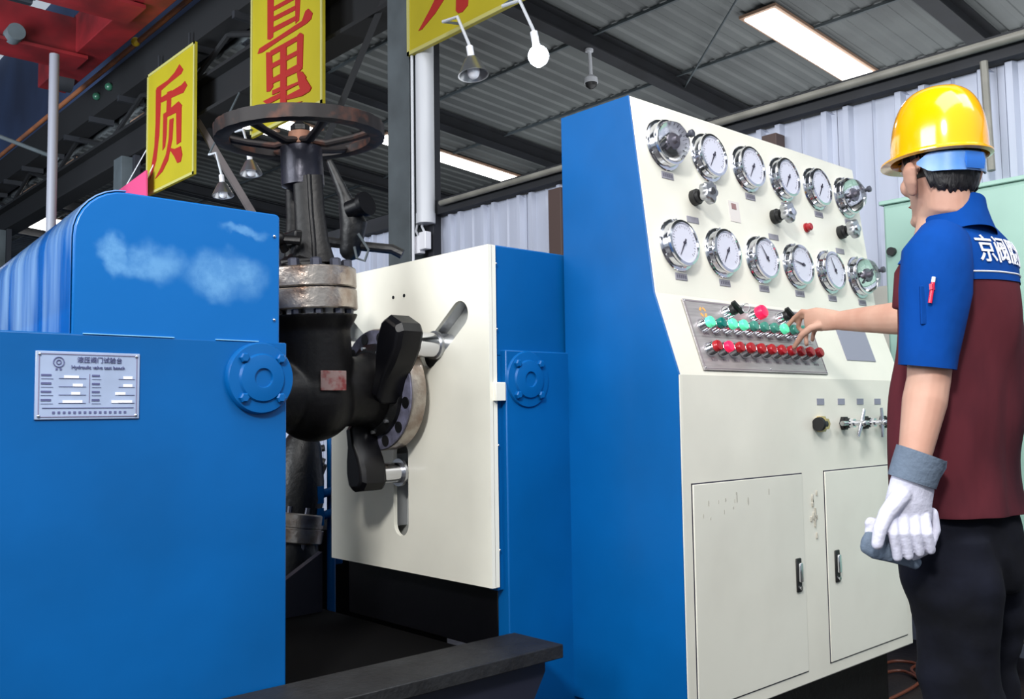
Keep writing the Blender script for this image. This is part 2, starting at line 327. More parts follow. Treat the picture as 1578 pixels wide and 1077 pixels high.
# crane girder, walkway truss and pipes
GX = 4.6
g = empty('crane_girder', (GX, 10, 4.66), 'black crane girder along the hall with lattice truss and walkway above', 'girder')
build(MB().box((GX-.02, 3, 4.66), (GX+.02, 26, 5.08)).box((GX-.14, 3, 4.64), (GX+.14, 26, 4.68)).box((GX-.14, 3, 5.06), (GX+.14, 26, 5.1)), 'girder_beam', mat('soot_black', (14, 14, 17), .8), g, smooth=0)
build(MB().box((GX-.2, 5.5, 5.5), (GX+.1, 26, 5.95)), 'walkway_beam', MATS['soot_black'], g, smooth=0)
for k in range(14):
    y0 = 7.2+k*1.3; a, b_ = ((y0, 5.1), (y0+1.3, 5.5)) if k % 2 else ((y0, 5.5), (y0+1.3, 5.1))
    build(MB().tube([(GX, a[0], a[1]), (GX, b_[0], b_[1])], .035, n=6), 'truss_diagonal', MATS['soot_black'], g)
for k in range(16):
    y0 = 8.0+k*1.15
    build(MB().box((GX-.24, y0, 5.42), (GX+.1, y0+.06, 5.5)), 'bracket', steel_d, g, smooth=0)
tag(build(MB().tube([(GX-.25, 8.5, 6.03), (GX-.25, 13, 6.0), (GX-.25, 26, 5.95)], .035), 'conductor_rail', mat('rusty_orange', (176, 104, 56), .6, c2=(110, 78, 66), vscale=2)), 'rusty orange pipe along the top of the black crane girder', 'pipe')
for k, y in enumerate((13.0, 13.5)):
    tag(build(MB().ball((GX-.235, y, 5.72), .055), 'signal_lamp', mat('green_glassy', (48, 92, 72), .3)), 'small green signal lamp on the crane girder, %s the red crane' % ('further from' if k == 0 else 'closer under'), 'lamp', 'green signal lamps on the crane girder')
tag(build(MB().ball((GX-.28, 11.9, 6.0), .06), 'signal_lamp', mat('yellow_lens', (220, 180, 40), .3)), 'small yellow fitting on the rusty orange pipe', 'fitting')
tag(build(MB().loft([(WX, 6.4, 4.9), (WX, 7.9, 3.3)], [(.055, .03)]*2, ref=(1, 0, 0), n=4), 'diagonal_brace', MATS['soot_black']), 'black diagonal brace just right of the middle yellow board', 'brace')
tag(build(MB().loft([(WX, 10.9, 5.1), (WX, 8.7, 3.0)], [(.06, .03)]*2, ref=(1, 0, 0), n=4), 'diagonal_brace', mat('tan_steel', (92, 84, 82), .6)), 'grey brown diagonal brace left of the hand wheel', 'brace')
# red overhead crane
cr = empty('overhead_crane', (1, 12, 5.6), 'red overhead travelling crane with twin beams at the hall top left', 'crane')
for y in (10.1, 12.0):
    build(MB().box((-8.5, y, 5.66), (3.75, y+.42, 6.15)).box((-8.5, y-.06, 5.64), (3.75, y+.48, 5.68)), 'bridge_beam', redp, cr, smooth=0)
build(MB().box((3.62, 8.2, 5.7), (3.98, 13.6, 6.2)), 'end_carriage', redp, cr, bevel=.01)
for y in (8.6, 13.1): build(MB().cyl((3.7, y, 5.72), (3.9, y, 5.72), .16), 'wheel', steel_d, cr)
build(MB().cyl((2.9, 11.8, 5.72), (2.9, 12.0, 5.72), .1), 'drive_motor', steel_g, cr)
tag(build(MB().tube([V(84, 84, 11.0), Vector((V(84, 84, 11.0).x, V(84, 84, 11.0).y, 0))], .055, 20), 'vertical_pipe', mat('grey_pipe', (120, 120, 128), .5)), 'grey vertical pipe at far left under the red crane', 'pipe')
tag(build(MB().tube([V(-40, 195, 12.8), V(90, 245, 13.5)], .03), 'hanging_pipe', steel_g), 'thin pipe crossing low at far left', 'pipe')
bn = U(222, 268, 0, 4.2); 
mbp = MB().prism([U(168, 304, 0, 4.18), U(225, 262, 0, 4.18), U(225, 330, 0, 4.18), U(168, 330, 0, 4.18)], (.02, 0, 0))
bnn = empty('pink_banner', U(200, 300, 0, 4.18), 'pink cloth banner partly hidden behind the left blue casing', 'banner'); build(mbp, 'cloth', pinkm, bnn, smooth=0)
for px_ in (195, 222): build(MB().tube([U(px_, 285, 0, 4.19), Vector((4.47, U(px_, 285, 0, 4.19).y, 4.65))], .006), 'cord', white, bnn)
tag(build(MB().box((1.4, 13.2, 0), (2.1, 13.9, 4.1)), 'equipment_rack', mat('beige_panel', (150, 142, 140), .6), bevel=.02), 'tall pale equipment panel at the extreme left edge', 'panel')

# yellow sign boards with red characters
SX = 4.3
def sign(y0, y1, z0_, z1_, strokes, conv, label):
    o = build(MB().box((SX, y0, z0_), (SX+.03, y1, z1_)), 'yellow_board', yellow, smooth=0); tag(o, label, 'sign board', 'yellow boards with red characters')
    mb = MB()
    for k, s_ in enumerate(strokes):
        mb.prism([U(conv[0]+x/conv[2], conv[1]+y/conv[2], 0, SX-.004-.0006*k) for x, y in s_], (.0035+.0006*k, 0, 0))
    build(mb, 'red_character', redink, o, smooth=0)
    fr = MB()
    for (a, b_, c, d) in ((y0, y0+.03, z0_, z1_), (y1-.03, y1, z0_, z1_), (y0, y1, z0_, z0_+.03), (y0, y1, z1_-.03, z1_)): fr.box((SX-.008, a, c), (SX+.0, b_, d))
    build(fr, 'board_edge', mat('pale_edge', (176, 170, 100), .6), o, smooth=0)
    for yy in (y0+.25, y1-.25): build(MB().tube([(SX+.04, yy, z1_-.1), (SX+.04, yy, 5.6)], .012, n=6), 'hanger', steel_d, o)
c1 = (0, 0, 3.365)
S1 = [[(930, 332), (950, 360), (940, 382), (880, 430), (835, 470), (808, 478), (812, 455), (870, 415), (905, 375)],
      [(808, 465), (835, 470), (832, 560), (825, 700), (810, 830), (790, 900), (775, 935), (785, 860), (800, 760), (806, 640)],
      [(835, 505), (940, 440), (958, 420), (970, 442), (950, 480), (915, 495), (835, 532)],
      [(866, 478), (888, 468), (885, 570), (862, 582)],
      [(846, 590), (866, 580), (862, 700), (855, 760), (842, 780)],
      [(850, 590), (925, 525), (942, 545), (935, 572), (855, 612)],
      [(912, 550), (940, 545), (937, 735), (915, 750)],
      [(878, 620), (898, 612), (892, 720), (870, 830), (840, 890), (803, 928), (832, 870), (860, 800), (874, 720)],
      [(872, 765), (905, 772), (935, 758), (943, 800), (935, 838), (918, 845), (903, 812)]]
sign(10.02, 11.42, 3.88, 5.41, S1, c1, 'leftmost yellow hanging board with a red character, smallest of the three')
c2 = (320, 0, 3.589)
S2 = [[(330, 15), (365, 5), (362, 205), (345, 220), (330, 218)], [(482, -60), (515, -70), (505, 112), (485, 132)], [(330, 15), (330, -150), (365, -170), (365, 10)], [(482, -60), (482, -220), (515, -235), (515, -60)],
      [(362, 38), (484, -30), (484, -5), (362, 62)], [(362, 92), (484, 30), (484, 55), (362, 118)], [(362, 150), (490, 85), (490, 110), (362, 180)], [(330, -130), (515, -235), (515, -205), (330, -100)],
      [(275, 298), (285, 268), (400, 195), (520, 115), (540, 60), (555, 48), (578, 72), (570, 105), (545, 130), (400, 220), (300, 290)],
      [(322, 290), (352, 288), (360, 480), (342, 505), (325, 508)], [(495, 195), (510, 180), (527, 190), (522, 370), (505, 400), (492, 395)],
      [(345, 282), (500, 195), (500, 222), (350, 310)], [(355, 350), (500, 275), (500, 300), (355, 378)], [(356, 432), (500, 352), (522, 378), (500, 395), (358, 462)],
      [(400, 262), (432, 250), (433, 575), (400, 575)], [(492, 398), (520, 395), (542, 425), (535, 452), (500, 455)],
      [(356, 500), (400, 480), (400, 505), (356, 525)], [(433, 478), (540, 435), (570, 485), (560, 505), (520, 530), (436, 552), (433, 530), (510, 490), (500, 465), (433, 500)],
      [(305, 560), (320, 552), (400, 512), (400, 540), (330, 578)], [(275, 655), (330, 625), (440, 575), (520, 560), (440, 600), (300, 668)]]
sign(7.24, 8.64, 3.965, 5.46, S2, c2, 'yellow hanging board with a red character directly above the hand wheel')
c3 = (600, 0, 2.6925)
S3 = [[(120, 128), (135, 122), (190, 55), (222, 5), (260, -70), (215, -60), (170, 35)], [(275, 45), (285, 55), (302, 50), (325, 22), (330, -60), (278, -70)], [(180, -60), (400, -180), (400, -150), (180, -30)]]
sign(4.53, 5.93, 4.0, 5.5, S3, c3, 'nearest yellow hanging board at the top, only its lower corner in view')

# hanging lamps
def lampthing(p, s, on, label):
    p = Vector(p); t = empty('hanging_lamp', p, label, 'lamp')
    build(MB().tube([p+Vector((0, .33, .42)), p+Vector((0, .16, .4)), p+Vector((0, .04, .17)), p+Vector((0, .02, .12))], .012), 'lamp_arm', pipew, t)
    hi = Vector((4.47, p.y+.4, 4.645)) if p.y > 8.5 else Vector((4.292, p.y+.36, max(p.z+.46, 4.04)))
    build(MB().tube([p+Vector((0, .33, .42)), hi], .01), 'drop_rod', steel_g, t)
    build(MB().cyl(p+Vector((0, .03, .14)), p+Vector((0, .01, .05)), .025), 'socket', white, t)
    if not on: build(MB().lathe(p+Vector((0, .01, .06)), (0, -.15, -1), [(0, .03), (.02, .05), (.14, .11), (.138, .1), (.03, .04)], 24, cap=False), 'reflector', satin, t)
    build(MB().ball(p+Vector((0, -.01, -.05)), (.045, .045, .055)), 'bulb', bulb_on if on else white, t)
    if on: build(MB().ball(p+Vector((0, -.01, -.03)), .068), 'bulb_globe', bulb_on, t)
lampthing(U(828, 80, 0, 4.1), 1, True, 'lit lamp shining bluish white below the nearest yellow board')
lampthing(U(728, 100, 0, 4.1), 1, False, 'unlit hanging lamp just left of the lit one')
lampthing(U(386, 256, 0, 4.1), 1, False, 'small unlit lamp behind the hand wheel rim')
lampthing(U(343, 290, 0, 4.1), 1, False, 'small unlit lamp above the left blue casing')
t = empty('dome_camera', V(911, 128, 10.1), 'white dome camera on a short pole under the roof', 'camera')
build(MB().cyl(V(908, 74, 10.1), V(911, 118, 10.1), .02), 'pole', pipew, t); build(MB().cyl(V(908, 74, 10.1), V(908, 80, 10.1), .045), 'pole_flange', pipew, t)
cc = V(911, 128, 10.1); build(MB().lathe(cc+Vector((0, 0, -.0)), (0, 0, 1), [(0, .076), (.055, .07), (.085, .034)], 20), 'housing', pipew, t)
build(MB().lathe(cc, (0, 0, -1), [(0, .066), (.034, .058), (.06, .028), (.066, .002)], 20), 'dome', rubber, t)
# junction boxes and wall pipe
for i, (px, py, lb) in enumerate([(646, 378, 'small white junction box on the partition wall, lower of two'), (655, 371, 'small white junction box on the partition wall, upper of two')]):
    c = U(px, py, 0, WX-.12); t = empty('junction_box', c, lb, 'box')
    build(MB().box(c-Vector((.03, .042, .07)), c+Vector((.03, .042, .07))), 'box', white, t, bevel=.006)
    build(MB().tube([c+Vector((0, 0, .06)), c+Vector((0, .04, .12)), Vector((WX-.04, c.y+.1, 2.74))], .01), 'conduit', pipew, t)
tag(build(MB().tube([U(1516, 95, 0, WX-.04), U(1522, 180, 0, WX-.04), (WX-.06, 1.62, 2.2)], .018), 'cable_conduit', railm), 'grey conduit dropping down the wall to the mint cabinet', 'conduit')
# mint electrical cabinet on masonry plinth
t = empty('electrical_cabinet', (4.3, 1.6, .3), 'tall mint green electrical cabinet against the ribbed wall behind the man', 'cabinet')
build(MB().box((4.2, 0.7, .32), (WX, 2.02, 2.075)), 'cabinet_body', mint, t, bevel=.006)
build(MB().box((4.192, 1.37, .34), (4.2, 2.01, 2.06)), 'door', mint, t, bevel=.003)
build(MB().box((4.192, .71, .34), (4.2, 1.355, 2.06)), 'door', mint, t, bevel=.003)
build(MB().box((4.185, .69, 2.075), (WX, 2.035, 2.095)), 'top_cover', mint, t, bevel=.004)
for z in (1.85, 1.2): build(MB().cyl((4.17, 1.98, z), (4.195, 1.98, z), .02), 'lock', rubber, t)
c = U(1348, 440, 0, 4.4); tag(build(MB().box((4.36, 2.08, 1.0), (WX, 2.2, 1.72)), 'wall_box', mat('pale_box', (190, 188, 178), .6), bevel=.006), 'narrow pale box on the wall left of the mint cabinet', 'box')
t = empty('masonry_plinth', (4.3, 1.4, 0), 'grey concrete block plinth under the mint green cabinet', 'plinth')
for j in range(2):
    for i in range(4): build(MB().box((4.12+j*.03, -.35+i*.44+(j*.2), .0+j*.155), (WX, -.35+i*.44+.43+(j*.2), .15+j*.155)), 'concrete_block', conc, t, bevel=.01)

# ================================================================ MACHINE
YB = 2.105; XL0, XB = 1.147, 1.819
def boxb(a, b_, name, m, parent, bevel=.004): return build(MB().box(a, b_), name, m, parent, bevel=bevel, smooth=30)
# machine bed
t = empty('machine_bed', (1.4, 2.5, 0), 'black steel bed under and between the two blue casings', 'machine bed')
bedm = mat('bed_black', (5, 5, 6), .9, spec=.1)
boxb((XL0+.004, 2.13, 0), (1.874, 3.15, .40), 'bed_frame', bedm, t); boxb((1.0, 3.7, 0), (2.9, 4.3, .62), 'gap_dark_box', bedm, t)  # the rear box is added black filler that keeps the gap dark
build(MB().prism([(1.45, 3.1, .4), (1.84, 3.1, .4), (1.84, 3.1, .62)], (0, .03, 0)), 'gusset', mat('bluish_black', (30, 32, 46), .5), t)
# floor beam
t = empty('support_beam', (1.42, 2.0, 0), 'heavy black steel beam in front of the machine foot', 'beam')
build(MB().box((.956, 1.892, .437), (1.896, 2.098, .475)), 'top_plate', mat('worn_black', (17, 17, 19), .6, c2=(32, 33, 35), vscale=12, bump=.3), t, bevel=.003)
build(MB().prism([(.98, 1.93, .0), (1.6, 1.93, 0), (1.86, 1.93, .4), (1.86, 1.93, .437), (.98, 1.93, .437)], (0, .15, 0)), 'web', mat('bluish_black', (30, 32, 46), .5), t)
build(MB().box((.98, 1.9, 0), (1.58, 2.09, .03)), 'foot_plate', blackp, t)
# left casing
lc = empty('left_casing', (.9, 2.5, 0), 'left blue machine casing with rounded top, nameplate and scuffed paint', 'machine casing')
def rprof(x0, x1, z0_, z1_, rl, rr, y, n=8):
    P = [(x0, y, z0_), (x1, y, z0_)]
    for i in range(n+1):
        a = math.pi/2*i/n; P.append((x1-rr+rr*math.cos(a), y, z1_-rr+rr*math.sin(a)))
    for i in range(n+1):
        a = math.pi/2+math.pi/2*i/n; P.append((x0+rl+rl*math.cos(a), y, z1_-rl+rl*math.sin(a)))
    return P
_f = rprof(.638, 1.128, 1.25, 1.632, .11, .012, YB); _k = rprof(.638, 1.128, 1.25, 1.55, .11, .012, 3.1)
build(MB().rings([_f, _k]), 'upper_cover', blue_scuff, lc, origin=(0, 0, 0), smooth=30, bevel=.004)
boxb((-.35, YB-.002, 0), (XL0, 3.1, 1.309), 'lower_body', blue, lc, .004)
boxb((XL0, 2.13, .45), (XL0+.012, 3.0, 1.3), 'clamp_face', cream, lc, .003)
film = mat('film_painted_sheen', (150, 188, 226), 0.16, c2=(10, 92, 172), vscale=3, stretch=(1, 4, .35), lo=.32, hi=.58, bump=.25, bscale=6, coat=.6)  # pale vertical streaks: reflected light painted into the film colour
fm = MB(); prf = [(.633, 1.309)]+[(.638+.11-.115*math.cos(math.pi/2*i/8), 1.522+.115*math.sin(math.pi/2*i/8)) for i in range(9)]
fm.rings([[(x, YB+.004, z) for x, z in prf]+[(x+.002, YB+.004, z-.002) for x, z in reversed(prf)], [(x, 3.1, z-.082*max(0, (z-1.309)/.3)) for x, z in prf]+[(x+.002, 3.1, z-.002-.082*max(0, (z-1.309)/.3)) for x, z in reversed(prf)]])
build(fm, 'protective_film', film, lc, smooth=60)['label'] = 'film on the casing side with its sheen painted as streaks'
# thin weld/paint line along the seam
build(MB().box((.66, YB-.004, 1.3085), (.86, YB, 1.3105)), 'seam_bead', mat('chipped_paint', (120, 180, 220), .5), lc); build(MB().box((.96, YB-.004, 1.3085), (1.07, YB, 1.3105)), 'seam_bead', MATS['chipped_paint'], lc)
def flange_cover(cx, cz, parent):
    f = build(MB().lathe((cx, YB, cz), (0, -1, 0), [(-.01, .088), (.012, .088), (.018, .084), (.02, .06), (.026, .056), (.03, .03), (.03, .024), (.024, .022), (.024, .001)], 40), 'flange_cover', blue, parent, smooth=40)
    for k in range(4):
        a = math.radians(45+90*k); q = Vector((cx+.068*math.cos(a), YB-.018, cz+.068*math.sin(a)))
        build(MB().lathe(q, (0, -1, 0), [(0, .0125), (.01, .0125), (.013, .009)], 6), 'bolt', blue, f)
flange_cover(1.071, 1.219, lc)
for q in [(1.12, 1.575), (1.12, 1.365), (1.132, 1.28)][:2]: build(MB().ball((q[0]-.008, YB-.001, q[1]), .004), 'screw', chrome, lc)
# nameplate
npl = build(MB().box((.566, YB-.006, 1.125), (.781, YB-.0015, 1.269)), 'nameplate', mat('aluminium_plate', (168, 184, 214), .42, metal=.2, vary=.12, vscale=8), lc, bevel=.001); npl['label'] = 'engraved silver nameplate'
fr = MB(); y_ = YB-.0075
for a, b_ in (((.572, y_, 1.2625), (.775, y_+.002, 1.264)), ((.572, y_, 1.130), (.775, y_+.002, 1.1315)), ((.572, y_, 1.13), (.5735, y_+.002, 1.264)), ((.7735, y_, 1.13), (.775, y_+.002, 1.264)), ((.6735, y_, 1.16), (.6745, y_+.002, 1.222))): fr.box(a, b_)
build(fr, 'border_line', mat('engraved_line', (120, 112, 140), .6), npl, smooth=0)
XR = (1, 0, 0); ZU = (0, 0, 1)
tm = text_mesh('液压阀门试验台', .0135, XR, ZU, (.695, y_, 1.2515)); 
tm2 = text_mesh('Hydraulic valve test bench', .0105, XR, ZU, (.692, y_, 1.236)); tm.add(tm2.v, tm2.f)
for i in range(4):
    z = 1.2185-i*.0175
    for x, w in ((.577, .02), (.679, .016)): tm.box((x, y_, z-.002), (x+w, y_+.001, z+.002)); tm.box((x, y_, z-.008), (x+w*1.2, y_+.001, z-.0075))
    for x, w in ((.612, .055), (.735, .035)): tm.box((x, y_, z-.007), (x+w, y_+.001, z-.0062))
tm.box((.58, y_, 1.1485), (.768, y_+.001, 1.150))
for i in range(15): tm.box((.6+i*.0105, y_, 1.137), (.6+i*.0105+.005, y_+.001, 1.142))
tm.torus((.611, y_, 1.246), (0, 1, 0), .0105, .001, 24, 6).torus((.611, y_, 1.246), (0, 1, 0), .0045, .001, 16, 6).box((.605, y_, 1.229), (.609, y_+.001, 1.233)).box((.613, y_, 1.229), (.617, y_+.001, 1.233))
build(tm, 'engraving', mat('plate_ink', (84, 88, 130), .6), npl, smooth=0)
tw = MB()
for x, z, w in ((.622, 1.2155, .03), (.64, 1.198, .02), (.637, 1.1805, .018), (.62, 1.163, .04), (.745, 1.2155, .02), (.745, 1.198, .02), (.728, 1.1805, .022), (.72, 1.163, .045)): tw.box((x, y_, z-.0035), (x+w, y_+.001, z+.0025))
build(tw, 'stamped_value', white, npl, smooth=0)['kind'] = 'stuff'
for x in (.5735, .7735):
    for z in (1.132, 1.262): build(MB().ball((x, YB-.007, z), (.0035, .002, .0035)), 'screw', chrome, npl)
# right casing
rc = empty('right_casing', (2.1, 2.5, 0), 'right blue machine casing with cream slotted clamp face', 'machine casing')
build(MB().prism([(XB+.03, YB+.012, 1.30), (2.60, YB+.012, 1.30), (2.60, YB+.012, 1.64), (XB+.03, YB+.012, 1.64)], (0, .03, 0)).box((XB+.115, YB+.042, .62), (2.6, 3.0, 1.64)), 'upper_cover', blue, rc, bevel=.004)
build(MB().prism([(XB+.055, YB-.012, .0), (2.6, YB-.012, 0), (2.6, YB-.012, 1.318), (XB+.055, YB-.012, 1.318)], (0, .052, 0)), 'front_plate', blue, rc, bevel=.004)
boxb((XB+.03, YB+.012, .60), (XB+.058, YB+.05, 1.30), 'corner_strip', blue, rc, .002)
boxb((XB+.01, YB+.03, 1.62), (XB+.12, 3.0, 1.634), 'top_strip', blue, rc, .002)
boxb((XB+.06, YB+.045, .41), (2.5, 2.98, .61), 'base', blackj, rc)
# cream clamp face with three radial slots, built as a grid with holes
CY, CZ = 2.563, 1.196
slots = [(math.radians(270), .20, .47), (math.radians(143), .20, .44), (math.radians(37), .20, .44)]   # angle in (-Y.. plane), inner and outer radius
def slot_frame(a): return Vector((0, -math.cos(a), math.sin(a)))      # unit direction: angle measured from -Y
import bmesh
def clamp_face(x, y0, y1, z0_, z1_, thick):
    cu = bpy.data.curves.new('c', 'CURVE'); cu.dimensions = '2D'; cu.fill_mode = 'BOTH'; cu.extrude = thick/2
    def spl(P):
        s_ = cu.splines.new('POLY'); s_.points.add(len(P)-1); s_.use_cyclic_u = True
        for i, q in enumerate(P): s_.points[i].co = (q[0], q[1], 0, 1)
    spl([(y0, z0_), (y1, z0_), (y1, z1_), (y0, z1_)])
    w = .042
    for a, r1, r2 in slots:
        d = slot_frame(a); e = Vector((0, -d.z, d.y)); c = Vector((0, CY, CZ)); P = []
        for i in range(13):
            th = -math.pi/2+math.pi*i/12; q = c+d*(r2+w*math.cos(th)-w)+e*w*math.sin(th); P.append((q.y, q.z))
        for i in range(13):
            th = math.pi/2+math.pi*i/12; q = c+d*(r1+w*math.cos(th))+e*w*math.sin(th); P.append((q.y, q.z))
        spl(P)
    o = bpy.data.objects.new('c', cu); COL.objects.link(o); bpy.context.view_layer.update()
    me = bpy.data.meshes.new_from_object(o.evaluated_get(bpy.context.evaluated_depsgraph_get())); bpy.data.objects.remove(o)
    mb = MB(); mb.v = [Vector((x+thick/2-q.co.z, q.co.x, q.co.y)) for q in me.vertices]; mb.f = [tuple(p_.vertices) for p_ in me.polygons]
    return mb
fa = build(clamp_face(XB, YB, 3.0, .612, 1.636, .014), 'clamp_face', cream, rc, smooth=0); fa['label'] = 'cream clamp face with three radial slots'
boxb((XB+.012, YB+.0, .612), (XB+.03, YB+.012, 1.636), 'face_edge', cream, rc, .001)
boxb((XB+.055, YB+.06, .62), (XB+.066, 2.97, 1.60), 'slot_backing', mat('grey_slot', (188, 190, 186), .4, metal=.4), rc)
for a, r1, r2 in slots:       # slot walls
    d = slot_frame(a); e = Vector((0, -d.z, d.y)); c = Vector((XB+.01, CY, CZ)); mb = MB()
    for s_ in (-1, 1): mb.prism([c+d*r1+e*s_*.043, c+d*(r2-.03)+e*s_*.043, c+d*(r2-.03)+e*s_*.048, c+d*r1+e*s_*.048], (.045, 0, 0))
    build(mb, 'slot_wall', satin, rc, smooth=0)
for q in (2.60, 2.537): build(MB().cyl((XB-.002, q, 1.525), (XB+.002, q, 1.525), .006), 'screw_hole', blackp, rc)
for z in (1.58, 1.38, 1.03, .72): build(MB().ball((XB+.034, YB+.004, z), .0045), 'screw', chrome, rc)
boxb((XB+.012, YB-.014, 1.163), (XB+.052, YB+.012, 1.219), 'bracket', cream, rc, .002)
flange_cover(1.962, 1.229, rc)
# jaws and rods
def jaw(a, label_, shape, a2=None, k_=.85, sh=(0, 0)):
    d = slot_frame(a); c = Vector((0, CY, CZ))
    R_ = shape
    t = empty('clamp_jaw', c+d*R_+Vector((1.72, 0, 0)), label_, 'clamp jaw', 'black jaws clamping the valve flange')
    # rod from the slot to the jaw
    build(MB().cyl(Vector((1.70, 0, 0))+c+d*R_, Vector((XB+.05, 0, 0))+c+d*R_, .034 if shape > .255 else .040), 'rod', chrome, t)
    build(MB().cyl(Vector((XB-.012, 0, 0))+c+d*R_, Vector((XB-.002, 0, 0))+c+d*R_, .046), 'collar', brass if shape > .3 else satin, t)
    c = c+Vector((0, sh[0], sh[1])); cR = c+d*shape; d = slot_frame(a2 if a2 is not None else a)*k_; e = Vector((0, -d.z, d.y))
    P = [(-.19, .026), (-.10, .03), (-.03, .056), (.03, .068), (.09, .062), (.112, .04), (.118, -.03), (.09, -.062), (.03, -.068), (-.03, -.056), (-.10, -.03), (-.19, -.026)]
    mb = MB(); base = Vector((1.63, 0, 0))+cR
    mb.rings([[base+d*u_*.86+e*v_*.8 for u_, v_ in P], [base+Vector((.018, 0, 0))+d*u_+e*v_ for u_, v_ in P], [base+Vector((.085, 0, 0))+d*u_+e*v_ for u_, v_ in P], [base+Vector((.10, 0, 0))+d*u_*.9+e*v_*.85 for u_, v_ in P]])
    build(mb, 'jaw_block', blackj, t, bevel=.006, smooth=25)
jaw(slots[2][0], 'black clamp jaw on a chrome rod at the flange top right', .25, math.radians(68), .9, (.02, -.02))
jaw(slots[0][0], 'black clamp jaw on a chrome rod below the valve flange', .26, math.radians(282), .72, (0, .03))
jaw(slots[1][0], 'black clamp jaw mostly hidden behind the valve body', .25)

# ---------------------------------------------------------------- gate valve
vt = empty('gate_valve', (1.49, CY, 1.05), 'large black gate valve with spoked hand wheel clamped between the casings', 'valve')
VC = Vector((1.49, CY, CZ)); TL = Matrix.Translation(VC) @ Matrix.Rotation(math.radians(-3.3), 4, 'Y')
def vb(mb, name, m, parent=vt, **k): return build(mb.xf(TL), name, m, parent, **k)
# body: bulb and neck joined by voxel remesh
mb = MB(); mb.ball((0, 0, -.01), (.135, .135, .14), 32, 18); mb.cyl((0, 0, -.02), (0, 0, .24), .128, .122, n=32); mb.cyl((-.29, 0, 0), (.27, 0, 0), .11, .112, n=32)
mb.lathe((0, 0, .19), (0, 0, 1), [(0, .12), (.05, .15)], 32); mb.cyl((.17, 0, 0), (.25, 0, 0), .11, .15, n=32); mb.cyl((-.27, 0, 0), (-.22, 0, 0), .15, .112, n=32)
me = remesh(mb, .006, 6); me.transform(TL); link('valve_body', me, castm, vt, smooth=60)
for z0_, z1_, r_ in ((.255, .318, .150), (.322, .384, .150)):
    vb(MB().lathe((0, 0, z0_), (0, 0, 1), [(0, r_-.003), (.004, r_), (z1_-z0_-.004, r_), (z1_-z0_, r_-.003)], 64), 'bonnet_flange', silver)['label'] = 'bright worn steel bonnet flange'
for k in range(12):
    a = 2*math.pi*(k+.4)/12; q = Vector((.126*math.cos(a), .126*math.sin(a), 0))
    vb(MB().cyl(q+Vector((0, 0, .235)), q+Vector((0, 0, .40)), .009, n=12).lathe(q+Vector((0, 0, .232)), (0, 0, 1), [(0, .014), (.022, .014)], 6).lathe(q+Vector((0, 0, .385)), (0, 0, 1), [(0, .017), (.02, .017), (.024, .012)], 6), 'stud', mat('stud_steel', (70, 72, 84), .35, metal=.6))
# right end flange
vb(MB().lathe((.235, 0, 0), (1, 0, 0), [(0, .12), (.0, .198), (.006, .2), (.05, .2), (.054, .197), (.054, .1)], 72), 'end_flange', silver)
vb(MB().lathe((.229, 0, 0), (1, 0, 0), [(0, .15), (.0, .195), (.006, .195)], 72), 'flange_face', lav)
for k in range(12):
    a = 2*math.pi*(k+.5)/12; q = Vector((.226, .172*math.cos(a), .172*math.sin(a)))
    vb(MB().cyl(q, q+Vector((.004, 0, 0)), .018, n=16), 'bolt_hole', blackp)
vb(MB().lathe((.20, 0, 0), (1, 0, 0), [(0, .13), (.015, .15), (.032, .152)], 64), 'raised_hub', blackp)
for k in range(10):
    a = 2*math.pi*k/10+.2; q = Vector((.2, .137*math.cos(a), .137*math.sin(a))); vb(MB().cyl(q-Vector((.004, 0, 0)), q+Vector((.02, 0, 0)), .006, n=8), 'stud_tip', satin)
vb(MB().lathe((-.335, 0, 0), (1, 0, 0), [(0, .1), (0, .2), (.05, .2), (.05, .11)], 64), 'end_flange', silver)
# rating plate
pm = MB().box((.01, -.1325, -.005), (.09, -.125, .055)); 
def curve_plate(mb): return mb
rp_ = build(pm.xf(Matrix.Translation(VC+Vector((-.035, -.002, .01)))@Matrix.Rotation(math.radians(-12), 4, 'Z')), 'rating_plate', mat('worn_plate', (112, 92, 90), .5, c2=(96, 34, 34), vscale=30, lo=.45, hi=.6), vt, bevel=.002); rp_['label'] = 'small worn plate with red lettering'
# bonnet / yoke
vb(MB().lathe((0, 0, .384), (0, 0, 1), [(0, .105), (.015, .10), (.03, .07), (.05, .055)], 28), 'yoke_base', castm)
vb(MB().lathe((0, 0, .43), (0, 0, 1), [(0, .045), (.03, .045), (.03, .062), (.055, .062), (.055, .03), (.08, .03)], 24), 'gland', castm)
for k in range(2):
    q = Vector((0, .05*(1 if k else -1), 0)); vb(MB().cyl(q+Vector((0, 0, .42)), q+Vector((0, 0, .52)), .008).lathe(q+Vector((0, 0, .485)), (0, 0, 1), [(0, .014), (.014, .014)], 6), 'gland_bolt', MATS['stud_steel'])
LT = Vector((cy, -sy, 0)); DP = Vector((sy, cy, 0))      # across and along the direction the valve faces
for lat, dep, w_ in ((.026, -.05, .046), (-.044, .05, .024)):
    o_ = LT*lat+DP*dep; u_ = o_.normalized()
    pts = [o_*1.25+Vector((0, 0, .40)), o_*1.3+Vector((0, 0, .46)), o_*1.05+Vector((0, 0, .56)), o_+Vector((0, 0, .67))]
    arm = MB().loft(pts, [(w_*1.5, .02), (w_*1.1, .018), (w_, .015), (w_, .014)], ref=DP, n=18)
    if lat > 0: arm.tube([p_-DP*.016+LT*.008 for p_ in pts], .008, n=8)
    vb(arm, 'yoke_arm', castm)
vb(MB().box((-.07, -.06, .47), (.03, .06, .50)), 'yoke_bridge', castm, bevel=.006)
vb(MB().lathe((0, 0, .39), (0, 0, 1), [(0, .10), (.02, .095), (.035, .075)], 8), 'gland_flange', castm)
